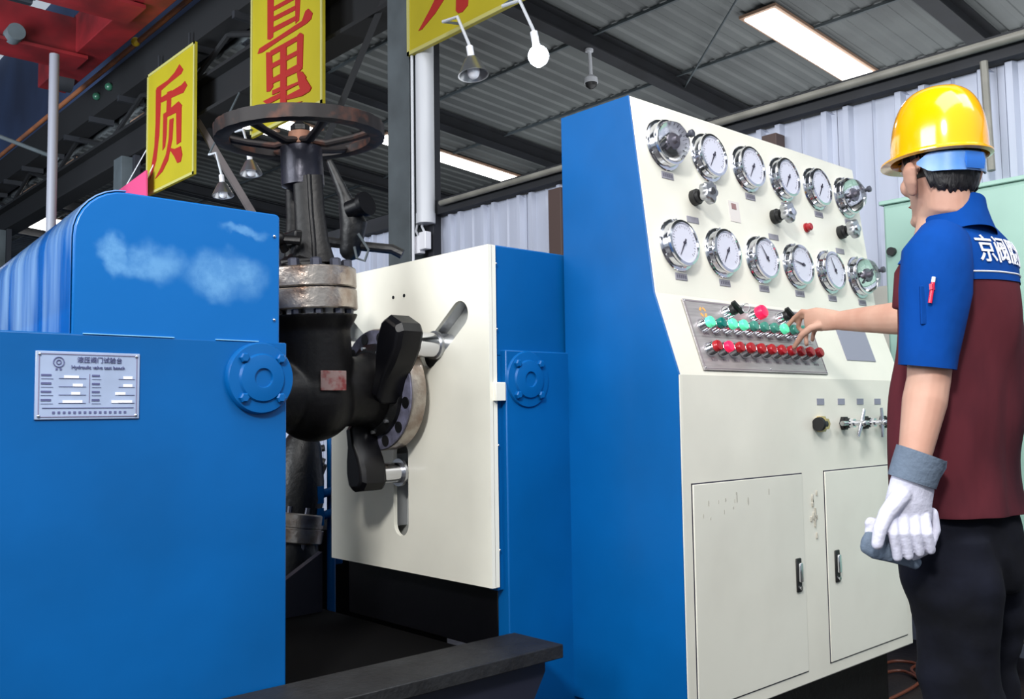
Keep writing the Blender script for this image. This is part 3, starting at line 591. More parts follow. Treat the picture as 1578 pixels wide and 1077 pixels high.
vb(MB().cyl((0, 0, .45), (0, 0, .80), .017), 'stem', satin)
vb(MB().lathe((0, 0, .64), (0, 0, 1), [(0, .04), (.01, .066), (.03, .066), (.12, .064), (.13, .064), (.135, .05), (.14, .04)], 32), 'yoke_sleeve', mat('gunmetal', (40, 40, 50), .35, metal=.5, bump=.15, bscale=40))
# auxiliary bits beside the yoke: clamp lever
vb(MB().tube([(-.09, -.03, .44), (-.12, -.05, .47), (-.07, -.09, .46)], .014).ball((-.12, -.05, .47), .022), 'lever', castm)
# hand wheel
hw = vb(MB(), 'hand_wheel', rust) if False else None
WZ = .80; RW = .262
rim = MB(); n = 96
prof_r = [(RW-.046, -.004), (RW-.046, .016), (RW-.02, .03), (RW, .03), (RW+.0, -.004), (RW-.02, -.008)]
k0 = len(rim.v)
for i in range(n):
    a = 2*math.pi*i/n; wav = -.003 if (i % 4 == 0) else 0
    for r_, z in prof_r: rim.v.append(Vector(((r_+(wav if r_ > RW-.001 else 0))*math.cos(a), (r_+(wav if r_ > RW-.001 else 0))*math.sin(a), WZ+z*1.2)))
m6 = len(prof_r)
for i in range(n):
    for j in range(m6): rim.f.append((i*m6+j, ((i+1) % n)*m6+j, ((i+1) % n)*m6+(j+1) % m6, i*m6+(j+1) % m6))
hw = vb(rim, 'hand_wheel', rust, smooth=30); hw['label'] = 'rusty spoked hand wheel'
def hb(mb, name, m): return build(mb.xf(TL), name, m, hw)
hb(MB().lathe((0, 0, WZ-.03), (0, 0, 1), [(0, .032), (.01, .042), (.05, .036), (.055, .02)], 24), 'hub', mat('rust_hub', (120, 78, 56), .6, metal=.2, vary=.4, vscale=20))
hb(MB().lathe((0, 0, WZ+.025), (0, 0, 1), [(0, .03), (.015, .03), (.03, .012), (.045, .01)], 6), 'wheel_nut', castm)
for k in range(6):
    a = 2*math.pi*k/6+math.radians(20); d = Vector((math.cos(a), math.sin(a), 0))
    hb(MB().loft([d*.03+Vector((0, 0, WZ-.01)), d*.08+Vector((0, 0, WZ-.02)), d*.16+Vector((0, 0, WZ-.006)), d*(RW-.03)+Vector((0, 0, WZ+.012))], [(.02, .012), (.014, .012), (.013, .011), (.018, .012)], ref=(0, 0, 1), n=10), 'spoke', rust)
# dark pipe fitting behind the yoke
t = empty('pipe_fitting', V(545, 380, 3.4), 'dark pipe fitting with hose loop behind the valve yoke', 'pipe fitting')
build(MB().tube([V(500, 372, 3.4), V(545, 378, 3.4), V(604, 384, 3.4), V(620, 392, 3.4)], .018), 'arm', blackp, t)
build(MB().loft([V(508, 250, 3.42), V(530, 300, 3.4), V(545, 345, 3.4), V(540, 385, 3.4)], [.012, .022, .05, .04], ref=(1, 0, 0), n=14, round_ends=True), 'fitting_body', blackp, t)
build(MB().cyl(V(538, 325, 3.38), V(560, 316, 3.36), .035).cyl(V(560, 316, 3.36), V(566, 313, 3.35), .045), 'coupling', blackj, t)
build(MB().tube([V(552, 360, 3.35), V(568, 385, 3.35), V(562, 402, 3.35), V(550, 398, 3.35), V(546, 380, 3.35)], .005), 'hose', steel_g, t)
# second valve behind, tilted
vt2 = empty('gate_valve', (1.95, 3.5, .1), 'second dark valve standing behind the gap, mostly hidden', 'valve')
c = U(448, 812, 1, 3.5); ax = Vector((.16, 0, 1)).normalized()
build(MB().lathe(c, ax, [(-.62, .13), (-.12, .135), (-.06, .12)], 28), 'valve_body', blackp, vt2)
build(MB().lathe(c, ax, [(-.06, .13), (-.055, .135), (-.005, .135), (-.003, .13), (.003, .13), (.005, .135), (.055, .135), (.06, .13)], 48), 'bonnet_flange', silver, vt2)
build(MB().lathe(c, ax, [(.06, .115), (.12, .12), (.2, .11), (.34, .08), (.4, .05)], 28), 'bonnet', blackp, vt2)
for k in range(10):
    a = 2*math.pi*k/10; e1 = Vector((0, 1, 0)); e2 = ax.cross(e1); q = c+(e1*math.cos(a)+e2*math.sin(a))*.115
    build(MB().cyl(q-ax*.085, q+ax*.085, .011, n=8), 'stud', MATS['stud_steel'], vt2)
build(MB().tube([c+Vector((.04, 0, .42)), c+Vector((.1, .0, .62))], .02), 'stem', blackp, vt2)
build(MB().tube([c+Vector((-.06, 0, .4)), c+Vector((-.12, 0, .46)), c+Vector((-.02, -.02, .5))], .016), 'lever', satin, vt2)
t = empty('blue_post', (2.09, 3.45, 0), 'slim blue pipe post with blue lever taps behind the cream plate', 'post')
build(MB().cyl((2.09, 3.45, 0), (2.09, 3.45, 1.12), .018), 'pipe', blue, t); boxb((2.1, 3.47, .5), (2.16, 3.5, .95), 'side_plate', blue, t)
for z in (.82, .73): build(MB().cyl((2.0, 3.42, z-.02), (2.1, 3.42, z), .018).box((1.99, 3.39, z-.05), (2.02, 3.45, z+.02)), 'lever_tap', blue, t)
rk = empty('pipe_rack', V(480, 720, 6), 'black pipe rack seen through the gap behind the valve', 'pipe rack')
for k, (a, b_) in enumerate([((455, 672, 6), (500, 655, 6)), ((445, 700, 6), (500, 690, 6)), ((470, 720, 6), (495, 800, 6)), ((478, 650, 6), (470, 760, 6)), ((500, 715, 6.05), (478, 770, 6.05)), ((443, 690, 6), (500, 712, 6))]):
    build(MB().tube([V(*a), V(*b_)], .022), 'rack_pipe', blackp, rk)
q = V(472, 740, 6); build(MB().tube([q+Vector((0, 0, .3)), Vector((q.x, q.y, 0))], .025), 'rack_leg', blackp, rk)

# ================================================================ CONTROL CABINET
CB = empty('control_cabinet', (2.8, 1.88, 0), 'tall cream and blue control cabinet with twelve pressure gauges', 'control cabinet')
XL, XR2 = 2.142, 3.525; YF = 1.65; ZB = .238
def side(inset=0): return [(YF, ZB), (YF, 1.229), (1.734, 1.475), (1.815, 2.09), (2.105, 2.09), (2.105, ZB)]
for x0, x1, nm in ((XL, XL+.006, 'side_panel'), (XR2-.006, XR2-.001, 'side_panel')):
    build(MB().prism([(x0, a+(.012 if x0 > 3 and a < 2.1 else 0), b_-(.01 if x0 > 3 and b_ > 2 else 0)) for a, b_ in side()], (x1-x0, 0, 0)), nm, blue, CB, bevel=.002)['label'] = 'blue side panel'
body = build(MB().prism([(XL+.006, a+(.0 if a < 2.1 else 0), b_) for a, b_ in side()], (XR2-XL-.0085, 0, 0)), 'cabinet_body', cream, CB, smooth=10, bevel=.004)
build(MB().box((XL, YF-.001, ZB), (XL+.012, YF+.003, 1.229)), 'corner_trim', cream, CB)
boxb((XL+.05, YF+.08, 0), (XR2-.05, 2.05, ZB), 'plinth', blackp, CB)
nA = Vector((0, -.615, .081)).normalized(); nA = Vector((0, -.615, .081)).normalized()
upA = Vector((0, .081, .615)).normalized(); upB = Vector((0, .084, .246)).normalized(); nB = Vector((0, -.246, .084)).normalized()
def PA(x, z, off=0): return Vector((x, 1.815-(2.09-z)*.081/.615, z))+nA*off
def PBp(x, z, off=0): return Vector((x, 1.65+(z-1.229)*.084/.246, z))+nB*off
# doors
for x0, x1, hx in ((2.182, 2.775, 2.726), (2.912, 3.478, 2.971)):
    gp = MB()
    for a, b_ in (((x0, 0.277), (x0+.004, .917)), ((x1-.004, .277), (x1, .917)), ((x0, .277), (x1, .281)), ((x0, .913), (x1, .917))): gp.box((a[0], YF-.0012, a[1]), (b_[0], YF+.002, b_[1]))
    d = build(MB().box((x0+.004, YF-.005, .281), (x1-.004, YF+.001, .913)), 'door', cream_d, CB, bevel=.0015)
    build(gp, 'door_gap', dark, d, smooth=0)
    build(MB().box((hx-.014, YF-.011, .538), (hx+.014, YF-.004, .646)), 'handle', rubber, d, bevel=.003)
    build(MB().box((hx-.008, YF-.02, .57), (hx+.008, YF-.01, .632)), 'grip', chrome, d, bevel=.003); build(MB().cyl((hx, YF-.017, .552), (hx, YF-.01, .552), .007), 'lock', chrome, d)
# gauges
def gauge(i, cx, cz, kind, ang):
    c = PA(cx, cz); g = build(MB().lathe(c-nA*.002, nA, [(0, .07), (0, .083), (.004, .084), (.007, .082), (.009, .074), (.022, .070), (.028, .073), (.034, .072), (.036, .064), (.030, .062), (.028, .001)], 48), 'pressure_gauge', chrome, CB, smooth=35)
    for k in range(3):
        a = math.radians(90+120*k); q = c+nA*.008+(Vector((1, 0, 0))*math.cos(a)+upA*math.sin(a))*.079; build(MB().cyl(q, q+nA*.004, .004, n=8), 'screw', satin, g)
    dc = c+nA*.0285
    build(MB().lathe(dc-nA*.002, nA, [(0, .0625), (.0025, .0625)], 40), 'dial', dial, g)
    X1 = Vector((1, 0, 0)); tk = MB()
    for k in range(28):
        a = math.radians(225-270*k/27); u_ = X1*math.cos(a)+upA*math.sin(a); w_ = X1*-math.sin(a)+upA*math.cos(a); l_ = .050 if k % 3 else .046
        tk.prism([dc+nA*.001+u_*l_-w_*.0006, dc+nA*.001+u_*.055-w_*.0006, dc+nA*.001+u_*.055+w_*.0006, dc+nA*.001+u_*l_+w_*.0006], nA*.0006)
    tk.box((0, 0, 0), (0, 0, 0)) if False else None
    build(tk, 'dial_mark', tagm, g, smooth=0)
    a = math.radians(ang); u_ = X1*math.cos(a)+upA*math.sin(a); w_ = X1*-math.sin(a)+upA*math.cos(a)
    build(MB().prism([dc+nA*.003-u_*.014-w_*.003, dc+nA*.003+u_*.05-w_*.0008, dc+nA*.003+u_*.05+w_*.0008, dc+nA*.003-u_*.014+w_*.003], nA*.001).cyl(dc+nA*.001, dc+nA*.006, .005, n=12), 'needle', dark, g, smooth=0)
    if kind:
        q = c+nA*.035
        dm = build(MB().lathe(q, nA, [(0, .066), (.012, .064), (.03, .052), (.042, .03), (.046, .006)], 32), 'clear_dome', glass, g); dm['label'] = 'clear domed cover'
        build(MB().lathe(q+X1*.03+upA*.012+nA*.03, nA, [(0, .007), (.02, .007), (.02, .012), (.03, .012), (.032, .009)], 16), 'reset_knob', mat('grey_knob', (70, 72, 82), .3), g)
        build(MB().lathe(c+nA*.032, nA, [(0, .022), (.006, .022), (.008, .01), (.02, .008)], 24).prism([dc+nA*.008-X1*.04-upA*.03, dc+nA*.008-X1*.036-upA*.034, dc+nA*.008+X1*.03+upA*.016, dc+nA*.008+X1*.028+upA*.022], nA*.002), 'contact_gear', mat('dark_brass', (128, 124, 136), .3, metal=.6), g, smooth=30)
    return g
gi = 0
for j, z in enumerate((1.955, 1.633)):
    for i in range(6):
        kind = (j == 0 and i in (0, 5)) or (j == 1 and i == 5)
        ang = 235 if j == 0 else [235, 235, 125, 170, 115, 200][i]
        gauge(gi, 2.283+.2262*i, z, kind, ang)
        if True:
            c = PA(2.283+.2262*i, z-.099); lb = MB().prism([c-Vector((.029, 0, 0))-upA*.011, c+Vector((.029, 0, 0))-upA*.011, c+Vector((.029, 0, 0))+upA*.011, c-Vector((.029, 0, 0))+upA*.011], nA*.002)
            lp = build(lb, 'label_plate', tagm, CB, smooth=0)
            tx = MB()
            for q in range(5): tx.prism([c+nA*.002+Vector((-.023+q*.01, 0, 0))-upA*.005, c+nA*.002+Vector((-.017+q*.01, 0, 0))-upA*.005, c+nA*.002+Vector((-.017+q*.01, 0, 0))+upA*.005, c+nA*.002+Vector((-.023+q*.01, 0, 0))+upA*.005], nA*.0005)
            build(tx, 'lettering', mat('tag_ink', (100, 98, 112), .6), lp, smooth=0)
# regulator knobs
for x in (2.423, 2.885, 3.345):
    c = PA(x-.018, 1.802)
    k = build(MB().lathe(c, nA, [(0, .026), (.018, .026), (.02, .022), (.03, .02), (.032, .012), (.05, .012)], 24), 'regulator_knob', rubber, CB)
    hnd = MB(); R = []
    for h, s_ in ((.045, .9), (.05, 1), (.068, 1), (.073, .85)):
        R.append([c+nA*h+(Vector((1, 0, 0))*math.cos(2*math.pi*i/40)+upA*math.sin(2*math.pi*i/40))*s_*(.033+.005*math.cos(5*2*math.pi*i/40)) for i in range(40)])
    hnd.rings(R); build(hnd, 'hand_wheel', satin, k, smooth=40)
    build(MB().cyl(c+nA*.073, c+nA*.078, .012), 'cap', chrome, k)
    c = PA(x-.04, 1.727); build(MB().prism([c-Vector((.03, 0, 0))-upA*.010, c+Vector((.03, 0, 0))-upA*.01, c+Vector((.03, 0, 0))+upA*.01, c-Vector((.03, 0, 0))+upA*.01], nA*.002), 'label_plate', tagm, CB, smooth=0)
c = PA(2.625, 1.788)
sp_ = build(MB().prism([c-Vector((.03, 0, 0))-upA*.036, c+Vector((.03, 0, 0))-upA*.036, c+Vector((.03, 0, 0))+upA*.036, c-Vector((.03, 0, 0))+upA*.036], nA*.0015), 'paper_sticker', mat('sticker', (214, 208, 204), .6), CB, smooth=0)
build(MB().prism([c+nA*.002+Vector((-.014, 0, 0))+upA*.008, c+nA*.002+Vector((.012, 0, 0))+upA*.008, c+nA*.002+Vector((.012, 0, 0))+upA*.028, c+nA*.002+Vector((-.014, 0, 0))+upA*.028], nA*.0005), 'print', mat('sticker_ink', (146, 112, 112), .6), sp_, smooth=0)
c = PA(3.079, 1.79); build(MB().lathe(c, nA, [(0, .018), (.006, .018), (.006, .014), (.02, .014), (.023, .011)], 20), 'indicator_lamp', r_off, CB)
# button console
cpl = MB().prism([PBp(2.262, 1.243, .002), PBp(2.972, 1.243, .002), PBp(2.972, 1.463, .002), PBp(2.262, 1.463, .002)], nB*.004)
con = build(cpl, 'button_console', brushed, CB, bevel=.001); con['label'] = 'brushed metal console plate of lit buttons'
ln = MB()
for a, b_ in (((2.268, 1.2475), (2.966, 1.2495)), ((2.268, 1.456), (2.966, 1.459)), ((2.268, 1.247), (2.271, 1.459)), ((2.963, 1.247), (2.966, 1.459)), ((2.30, 1.3465), (2.94, 1.3475))):
    ln.prism([PBp(a[0], a[1], .006), PBp(b_[0], a[1], .006), PBp(b_[0], b_[1], .006), PBp(a[0], b_[1], .006)], nB*.0008)
for zz in (1.352, 1.272):
    for i in range(11):
        for q in range(3): ln.prism([PBp(2.313+i*.0586+q*.011, zz, .006), PBp(2.321+i*.0586+q*.011, zz, .006), PBp(2.321+i*.0586+q*.011, zz+.007, .006), PBp(2.313+i*.0586+q*.011, zz+.007, .006)], nB*.0006)
build(ln, 'engraving', mat('console_ink', (132, 122, 128), .6), con, smooth=0)
for x, z in ((2.27, 1.25), (2.964, 1.25), (2.27, 1.457), (2.964, 1.457), (2.617, 1.252)): build(MB().ball(PBp(x, z, .006), .003), 'screw', chrome, con)
# orange emblem on the console: a broken ring
em = MB()
for k in range(4):
    a0 = k*math.pi/2+.25; arc = [a0+i*(math.pi/2-.5)/5 for i in range(6)]; c = PBp(2.347, 1.425, .006)
    em.prism([c+(Vector((1, 0, 0))*math.cos(a)+upB*math.sin(a))*.018 for a in arc]+[c+(Vector((1, 0, 0))*math.cos(a)+upB*math.sin(a))*.010 for a in reversed(arc)], nB*.0008)
build(em, 'emblem', mat('orange_ink', (224, 168, 96), .6), con, smooth=0)
def button(x, z, capm, r=.0175, nm='push_button', big=1.0):
    c = PBp(x, z, .006)
    b_ = build(MB().lathe(c, nB, [(0, .0235), (.003, .0235), (.006, .022), (.024, .0195), (.026, .018)], 20), nm, chrome, CB)
    build(MB().lathe(c+nB*.025, nB, [(0, r), (.012*big, r), (.016*big, r*.85), (.0175*big, r*.4)], 20), 'cap', capm, b_); return b_
for i in range(10): button(2.318+.0586*i, 1.379, {0: g_on, 1: g_dk, 2: g_on, 3: g_on, 7: g_on}.get(i, g_off))
for i in range(11): button(2.316+.0586*i, 1.305, r_on if i == 1 else r_off)
button(2.615, 1.427, r_on, r=.023, big=1.5, nm='emergency_button')
for x, key in ((2.468, True), (2.775, False)):
    b_ = button(x, 1.428, rubber, nm='rotary_switch'); c = PBp(x, 1.428, .046)
    build(MB().prism([c-Vector((.021, 0, 0))+upB*.014, c-Vector((.014, 0, 0))+upB*.021, c+Vector((.021, 0, 0))-upB*.014, c+Vector((.014, 0, 0))-upB*.021], nB*.014), 'switch_grip', rubber, b_, smooth=0)
    if key: build(MB().prism([c+nB*.014+Vector((.004, 0, 0))-upB*.002, c+nB*.014+Vector((.008, 0, 0))-upB*.002, c+nB*.014+Vector((.008, 0, 0))+upB*.002, c+nB*.014+Vector((.004, 0, 0))+upB*.002], nB*.012).torus(c+nB*.034+Vector((.008, 0, -.012)), (1, 0, 0), .013, .002, 20, 6), 'key', satin, b_)
# grey plate
gp_ = build(MB().prism([PBp(3.15, 1.30, .0), PBp(3.365, 1.30, .0), PBp(3.365, 1.425, .0), PBp(3.15, 1.425, .0)], nB*.003), 'blank_plate', greyp, CB, smooth=0); gp_['label'] = 'plain grey plate'
# needle valves on the lower front
for i, x in enumerate((2.906, 3.064, 3.214, 3.352)):
    c = Vector((x-.005, YF, 1.075)); n_ = Vector((0, -1, 0))
    if i == 0:
        k = build(MB().lathe(c, n_, [(0, .03), (.015, .03), (.018, .022), (.03, .02)], 6), 'needle_valve', brass, CB)
        build(MB().lathe(c-Vector((.045, 0, 0)), (1, 0, 0), [(0, .022), (.012, .024), (.016, .018), (.03, .014), (.045, .014)], 20).xf(Matrix.Translation((0, -.02, 0))), 'black_knob', rubber, k)
    else:
        k = build(MB().lathe(c, n_, [(0, .026), (.012, .026), (.014, .02), (.022, .02)], 6), 'needle_valve', rubber, CB)
        build(MB().cyl(c+n_*.02, c+n_*.075, .0095).lathe(c+n_*.03, n_, [(0, .017), (.014, .017)], 6), 'stem', chrome, k)
        a = math.radians([0, 62, 90, 78][i]); d = Vector((math.cos(a), 0, math.sin(a)))
        build(MB().loft([c+n_*.068-d*.052, c+n_*.07, c+n_*.068+d*.052], [(.0075, .0045), (.009, .007), (.0075, .0045)], ref=(0, 1, 0), n=12), 'lever', chrome, k)
        build(MB().ball(c+n_*.078, .011), 'cap', chrome, k)
        build(MB().tube([c+n_*.03-Vector((.06, 0, 0)), c+n_*.03], .0085), 'connector', chrome, k)
for x in (2.912, 3.052, 3.187, 3.318, 3.447):
    build(MB().box((x-.023, YF-.002, 1.14), (x+.023, YF, 1.161)), 'label_plate', greyp, CB, smooth=0)
# grime: smudges on the upright between the doors and on the left door
sm = MB()
for k in range(26):
    x, z = (random.gauss(2.845, .012), random.uniform(.70, .90)) if k < 14 else (random.gauss(2.36, .08), random.uniform(.81, .90))
    r_ = random.uniform(.0015, .004); hgt = r_*random.uniform(1.5, 4); P = [(x+r_*math.cos(t_*math.pi/4)*random.uniform(.6, 1.2), YF-.0056, z+hgt*math.sin(t_*math.pi/4)) for t_ in range(8)]
    sm.prism(P, (0, .0062, 0))
build(sm, 'grime_mark', mat('grime', (186, 183, 172), .7), CB, smooth=0)
# cables on the floor by the cabinet
for k, pts in enumerate([[(3.55, 2.0), (3.9, 2.0), (4.06, 1.99), (4.08, 1.90), (3.95, 1.86), (3.7, 1.6)], [(3.6, 1.85), (3.8, 1.93), (3.93, 1.9), (3.85, 1.78), (3.6, 1.6)], [(3.5, 1.75), (3.75, 1.76), (3.95, 1.80), (4.08, 1.84)]]):
    P = [Vector((a, b_, .012)) for a, b_ in pts]; Q = []
    for i in range(len(P)-1):
        a = P[max(i-1, 0)]; b_ = P[i]; c = P[i+1]; d = P[min(i+2, len(P)-1)]
        for s_ in range(8):
            u_ = s_/8; Q.append(.5*((2*b_)+(-a+c)*u_+(2*a-5*b_+4*c-d)*u_**2+(-a+3*b_-3*c+d)*u_**3))
    tag(build(MB().tube(Q, .0065, n=8), 'floor_cable', orange), ['brown orange floor cable with the widest loop, running to the wall side', 'brown orange floor cable with a small loop nearest the cabinet front', 'brown orange floor cable lying almost straight between the loops'][k], 'cable', 'cables on the floor')

# ================================================================ THE MAN
PS = empty('person', (2.27, .9, 0), 'man in yellow hard hat and blue and maroon jacket pressing a console button', 'person')
F_ = Vector((.12, .99, 0)).normalized(); R_ = Vector((F_.y, -F_.x, 0))
FH = Vector((.49, .872, 0)).normalized(); RH = Vector((FH.y, -FH.x, 0)); UZ = Vector((0, 0, 1))
HC = V(1447, 262, 2.2)
def HP(r_, f_, u_): return HC+RH*r_+FH*f_+UZ*u_
rotH = Matrix((RH, FH, UZ)).transposed()
bd = MB()
bd.ball(HP(0, 0, .02), (.074, .093, .105), 28, 18, rotH)
bd.loft([HP(0, -.01, -.01), HP(0, .025, -.06), HP(0, .055, -.10)], [(.066, .07), (.056, .058), (.032, .032)], ref=FH, n=20, round_ends=True)
bd.ball(HP(0, .078, -.108), (.024, .018, .016), 14, 10, rotH)
bd.loft([HP(0, .086, .02), HP(0, .104, -.025), HP(0, .098, -.035)], [.008, .014, .013], ref=RH, n=10, round_ends=True)
bd.ball(HP(0, .083, -.068), (.022, .012, .009), 14, 8, rotH)
for s_ in (-1, 1):
    bd.ball(HP(s_*.033, .076, .022), (.016, .012, .006), 12, 8, rotH)
    bd.ball(HP(s_*.035, .060, -.03), (.026, .02, .024), 12, 8, rotH)
    bd.loft([HP(s_*.074, .0, -.058), HP(s_*.084, -.008, -.035), HP(s_*.090, -.014, -.008), HP(s_*.086, -.004, .004)], [(.008, .013), (.010, .020), (.011, .022), (.007, .014)], ref=FH, n=12, round_ends=True)
NB = V(1457, 350, 2.2)
bd.loft([HP(0, -.03, -.03), HP(0, -.03, -.09), NB+UZ*.03, NB-UZ*.03], [(.052, .056), (.052, .056), (.058, .058), (.075, .07)], ref=FH, n=22)
def TC(px, py, d=2.2): return V(px, py, d)
bd.loft([V(1462, 352, 2.2), V(1478, 385, 2.2), V(1480, 430, 2.2), V(1478, 560, 2.2), V(1478, 680, 2.2), V(1480, 790, 2.2), V(1482, 845, 2.2)],
        [(.06, .05), (.11, .06), (.12, .075), (.12, .08), (.12, .08), (.13, .085), (.13, .085)], ref=F_, n=28, round_ends=True)
# legs: near (left) and far (right)
def leg(mb, hip, knee, ank, k=1.0, foot=True):
    mb.loft([hip, hip.lerp(knee, .5), knee, knee.lerp(ank, .4), ank], [.082*k, .07*k, .056*k, .056*k, .038*k], ref=F_, n=18, round_ends=True)
hipL, kneeL = V(1465, 860, 2.12), V(1476, 1012, 2.1); ankL = Vector((kneeL.x+.02, kneeL.y-.05, .09))
hipR, kneeR = V(1507, 860, 2.28), V(1510, 1012, 2.29); ankR = Vector((kneeR.x+.03, kneeR.y-.06, .09))
leg(bd, hipL, kneeL, ankL); leg(bd, hipR, kneeR, ankR)
for a in (ankL, ankR): bd.loft([a-F_*.03-UZ*.04, a+F_*.06-UZ*.045, a+F_*.14-UZ*.06], [(.035, .035), (.04, .03), (.035, .018)], ref=UZ, n=14, round_ends=True)
# near arm
shL, elL, wrL = V(1447, 392, 2.06), V(1431, 585, 2.04), V(1410, 700, 2.0)
bd.loft([shL, shL.lerp(elL, .5), elL, elL.lerp(wrL, .3), wrL, V(1402, 740, 2.0)], [.052, .05, .045, .0465, .034, .03], ref=F_, n=18, round_ends=True)
# far arm reaching to the console
shR, elR, wrR = V(1512, 398, 2.40), V(1416, 489, 2.66), V(1296, 494, 2.92)
bd.loft([shR, shR.lerp(elR, .5), elR, elR.lerp(wrR, .22), elR.lerp(wrR, .6), wrR], [.055, .05, .046, .0495, .041, (.025, .031)], ref=(0, 0, 1), n=18, round_ends=True)
# hand: palm, four fingers, thumb
bd.loft([wrR, V(1280, 493, 2.95), V(1258, 492, 3.0), V(1245, 494, 3.03)], [(.025, .029), (.02, .034), (.016, .040), (.013, .038)], ref=(0, 0, 1), n=16, round_ends=True)
def finger(pts, r): bd.loft(pts, r, ref=(0.3, 0.2, 1), n=10, round_ends=True)
finger([V(1250, 482, 3.02), V(1236, 480, 3.05), V(1224, 490, 3.08), V(1214, 502, 3.095)], [.0105, .0095, .0085, .0075])      # index
finger([V(1250, 488, 3.03), V(1234, 488, 3.07), V(1230, 504, 3.09), V(1238, 514, 3.08)], [.0105, .0095, .0085, .0078])      # middle
finger([V(1254, 496, 3.04), V(1244, 503, 3.08), V(1242, 520, 3.09), V(1243, 531, 3.085)], [.010, .009, .008, .0075])     # ring
finger([V(1260, 503, 3.03), V(1254, 512, 3.06), V(1252, 524, 3.065)], [.009, .008, .007])           # little
finger([V(1268, 500, 2.97), V(1250, 505, 2.98), V(1236, 516, 3.0), V(1224, 535, 3.03)], [.014, .0125, .011, .0085])         # thumb
# near hand inside the glove
bd.loft([V(1404, 735, 2.0), V(1400, 770, 2.0), V(1396, 800, 2.0)], [(.018, .027), (.014, .033), (.011, .034)], ref=RT, n=12, round_ends=True)
for (x0, x1) in ((1378, 1382), (1391, 1397), (1405, 1413), (1418, 1430)): bd.loft([V(x0, 795, 2.0), V((x0+x1)/2, 825, 1.995), V(x1, 836, 2.0)], [.008, .007, .006], ref=RT, n=8, round_ends=True)
bd.loft([V(1376, 775, 2.0), V(1360, 800, 1.99), V(1353, 835, 1.99)], [.012, .01, .008], ref=RT, n=8, round_ends=True)
me = remesh(bd, .0042, 3); bodyo = link('body', me, skin, PS, smooth=80); bodyo['label'] = 'skin of face, neck and forearms'
for s_ in (-1, 1): build(MB().ball(HP(s_*.032, .0835, .012), (.011, .006, .006), 12, 8, rotH), 'eye', eyew, bodyo); build(MB().ball(HP(s_*.032, .0885, .012), (.0045, .0025, .0045), 10, 6, rotH), 'iris', rubber, bodyo); build(MB().loft([HP(s_*.016, .092, .032), HP(s_*.034, .088, .038), HP(s_*.054, .074, .03)], [.003, .004, .002], ref=UZ, n=6), 'eyebrow', hair, bodyo)
build(MB().ball(HP(0, .095, -.069), (.017, .004, .004), 12, 6, rotH), 'lips', mat('lips', (170, 100, 92), .5), bodyo)
# hair: cap of the head with a ragged lower edge
hb_ = MB(); n, m_ = 96, 22; R1 = []
def hair_low(a):      # a = 0 at the face front, pi at the nape; returns lowest height
    a = abs(a)
    if a < 1.15: return .045
    if a < 1.5: return .045-(a-1.15)/.35*.085     # sideburn
    if a < 1.85: return .022                       # around the ear
    if a < 2.05: return .022-(a-1.85)/.2*.075
    return -.053-.018*min(1, (a-2.05)/.6)
for j in range(m_+1):
    ring = []
    for i in range(n):
        a = -math.pi+2*math.pi*i/n; lo_ = hair_low(a)+.004*math.sin(i*2.3)+.003*math.sin(i*5.1)
        hgt = lo_+(.126-lo_)*(j/m_); zz = (hgt-.02)/.112
        k = math.sqrt(max(0, 1-min(1, abs(zz))**2)) if zz > 0 else math.sqrt(max(.3, 1-(zz*.62)**2))
        if j == 0: k *= .93
        th = .008*noise.noise(Vector((i*.7, j*.5, 0)))
        ring.append(HP(math.sin(a)*(.0795+th*.4)*k, (math.cos(a)*(.098+th*.4)-.003)*k, hgt))
    R1.append(ring)
hb_.rings(R1, cap=True); build(hb_, 'hair', hair, PS, smooth=70)
# hard hat
HT = HC+UZ*.035+FH*(-.002); hatm = MB(); R1 = []; n = 72
tilt = Matrix.Rotation(math.radians(1), 3, RH)
for j in range(20):
    t_ = j/19; ring = []
    for i in range(n):
        a = 2*math.pi*i/n; ca, sa = math.cos(a), math.sin(a)
        z = .158*math.sin(t_*math.pi/2)**.92 if t_ > 0 else 0; k = math.cos(t_*math.pi/2)**.62
        rr = max(k, .002); ridge = .0012*max(0, 1-abs(sa)/.16)*(1 if t_ > .15 else 0)
        ring.append(HT+tilt @ (RH*sa*.101*rr+FH*ca*.117*rr+UZ*(z+ridge)))
    R1.append(ring)
brim = []
for (ext, dz) in ((.0, -.014), (1.0, -.010), (1.0, -.006)):
    ring = []
    for i in range(n):
        a = 2*math.pi*i/n; ca, sa = math.cos(a), math.sin(a); vis = (.010+.032*max(0, ca)**2)*ext
        ring.append(HT+tilt @ (RH*sa*(.101+vis*.8)+FH*ca*(.117+vis)+UZ*(dz-.004*max(0, ca)**2*ext)))
    brim.append(ring)
inner = [[HT+(q-HT)*.955-UZ*.002 for q in r_] for r_ in R1[:14]]
hatm.rings([*reversed(inner), brim[0], brim[1], brim[2], *R1], cap=True)
hatobj = build(hatm, 'hard_hat', hat, PS, smooth=50); hatobj['label'] = 'glossy yellow hard hat'
band = MB(); NS = 30; P = []; Rr = []
for i in range(NS+1):
    a = math.radians(108+(252-108)*i/NS); mid = math.sin(math.pi*i/NS)
    P.append((math.sin(a)*-1, math.cos(a)))
for h0, h1 in ((0, 0),):
    lo_ = []; 
    ringo = []
    for i, (s1, c1_) in enumerate(P):
        e_ = min(1, min(i, NS-i)/3.5); hh = .019*e_+.003
        zc = .002-.008*math.sin(math.pi*i/NS)
        row = [HP(s1*.087, c1_*.108, zc-hh), HP(s1*.090, c1_*.111, zc-hh), HP(s1*.090, c1_*.111, zc+hh), HP(s1*.087, c1_*.108, zc+hh)]
        ringo.append(row)
    band.rings(ringo)
build(band, 'head_strap', bluestrap, hatobj, smooth=40)
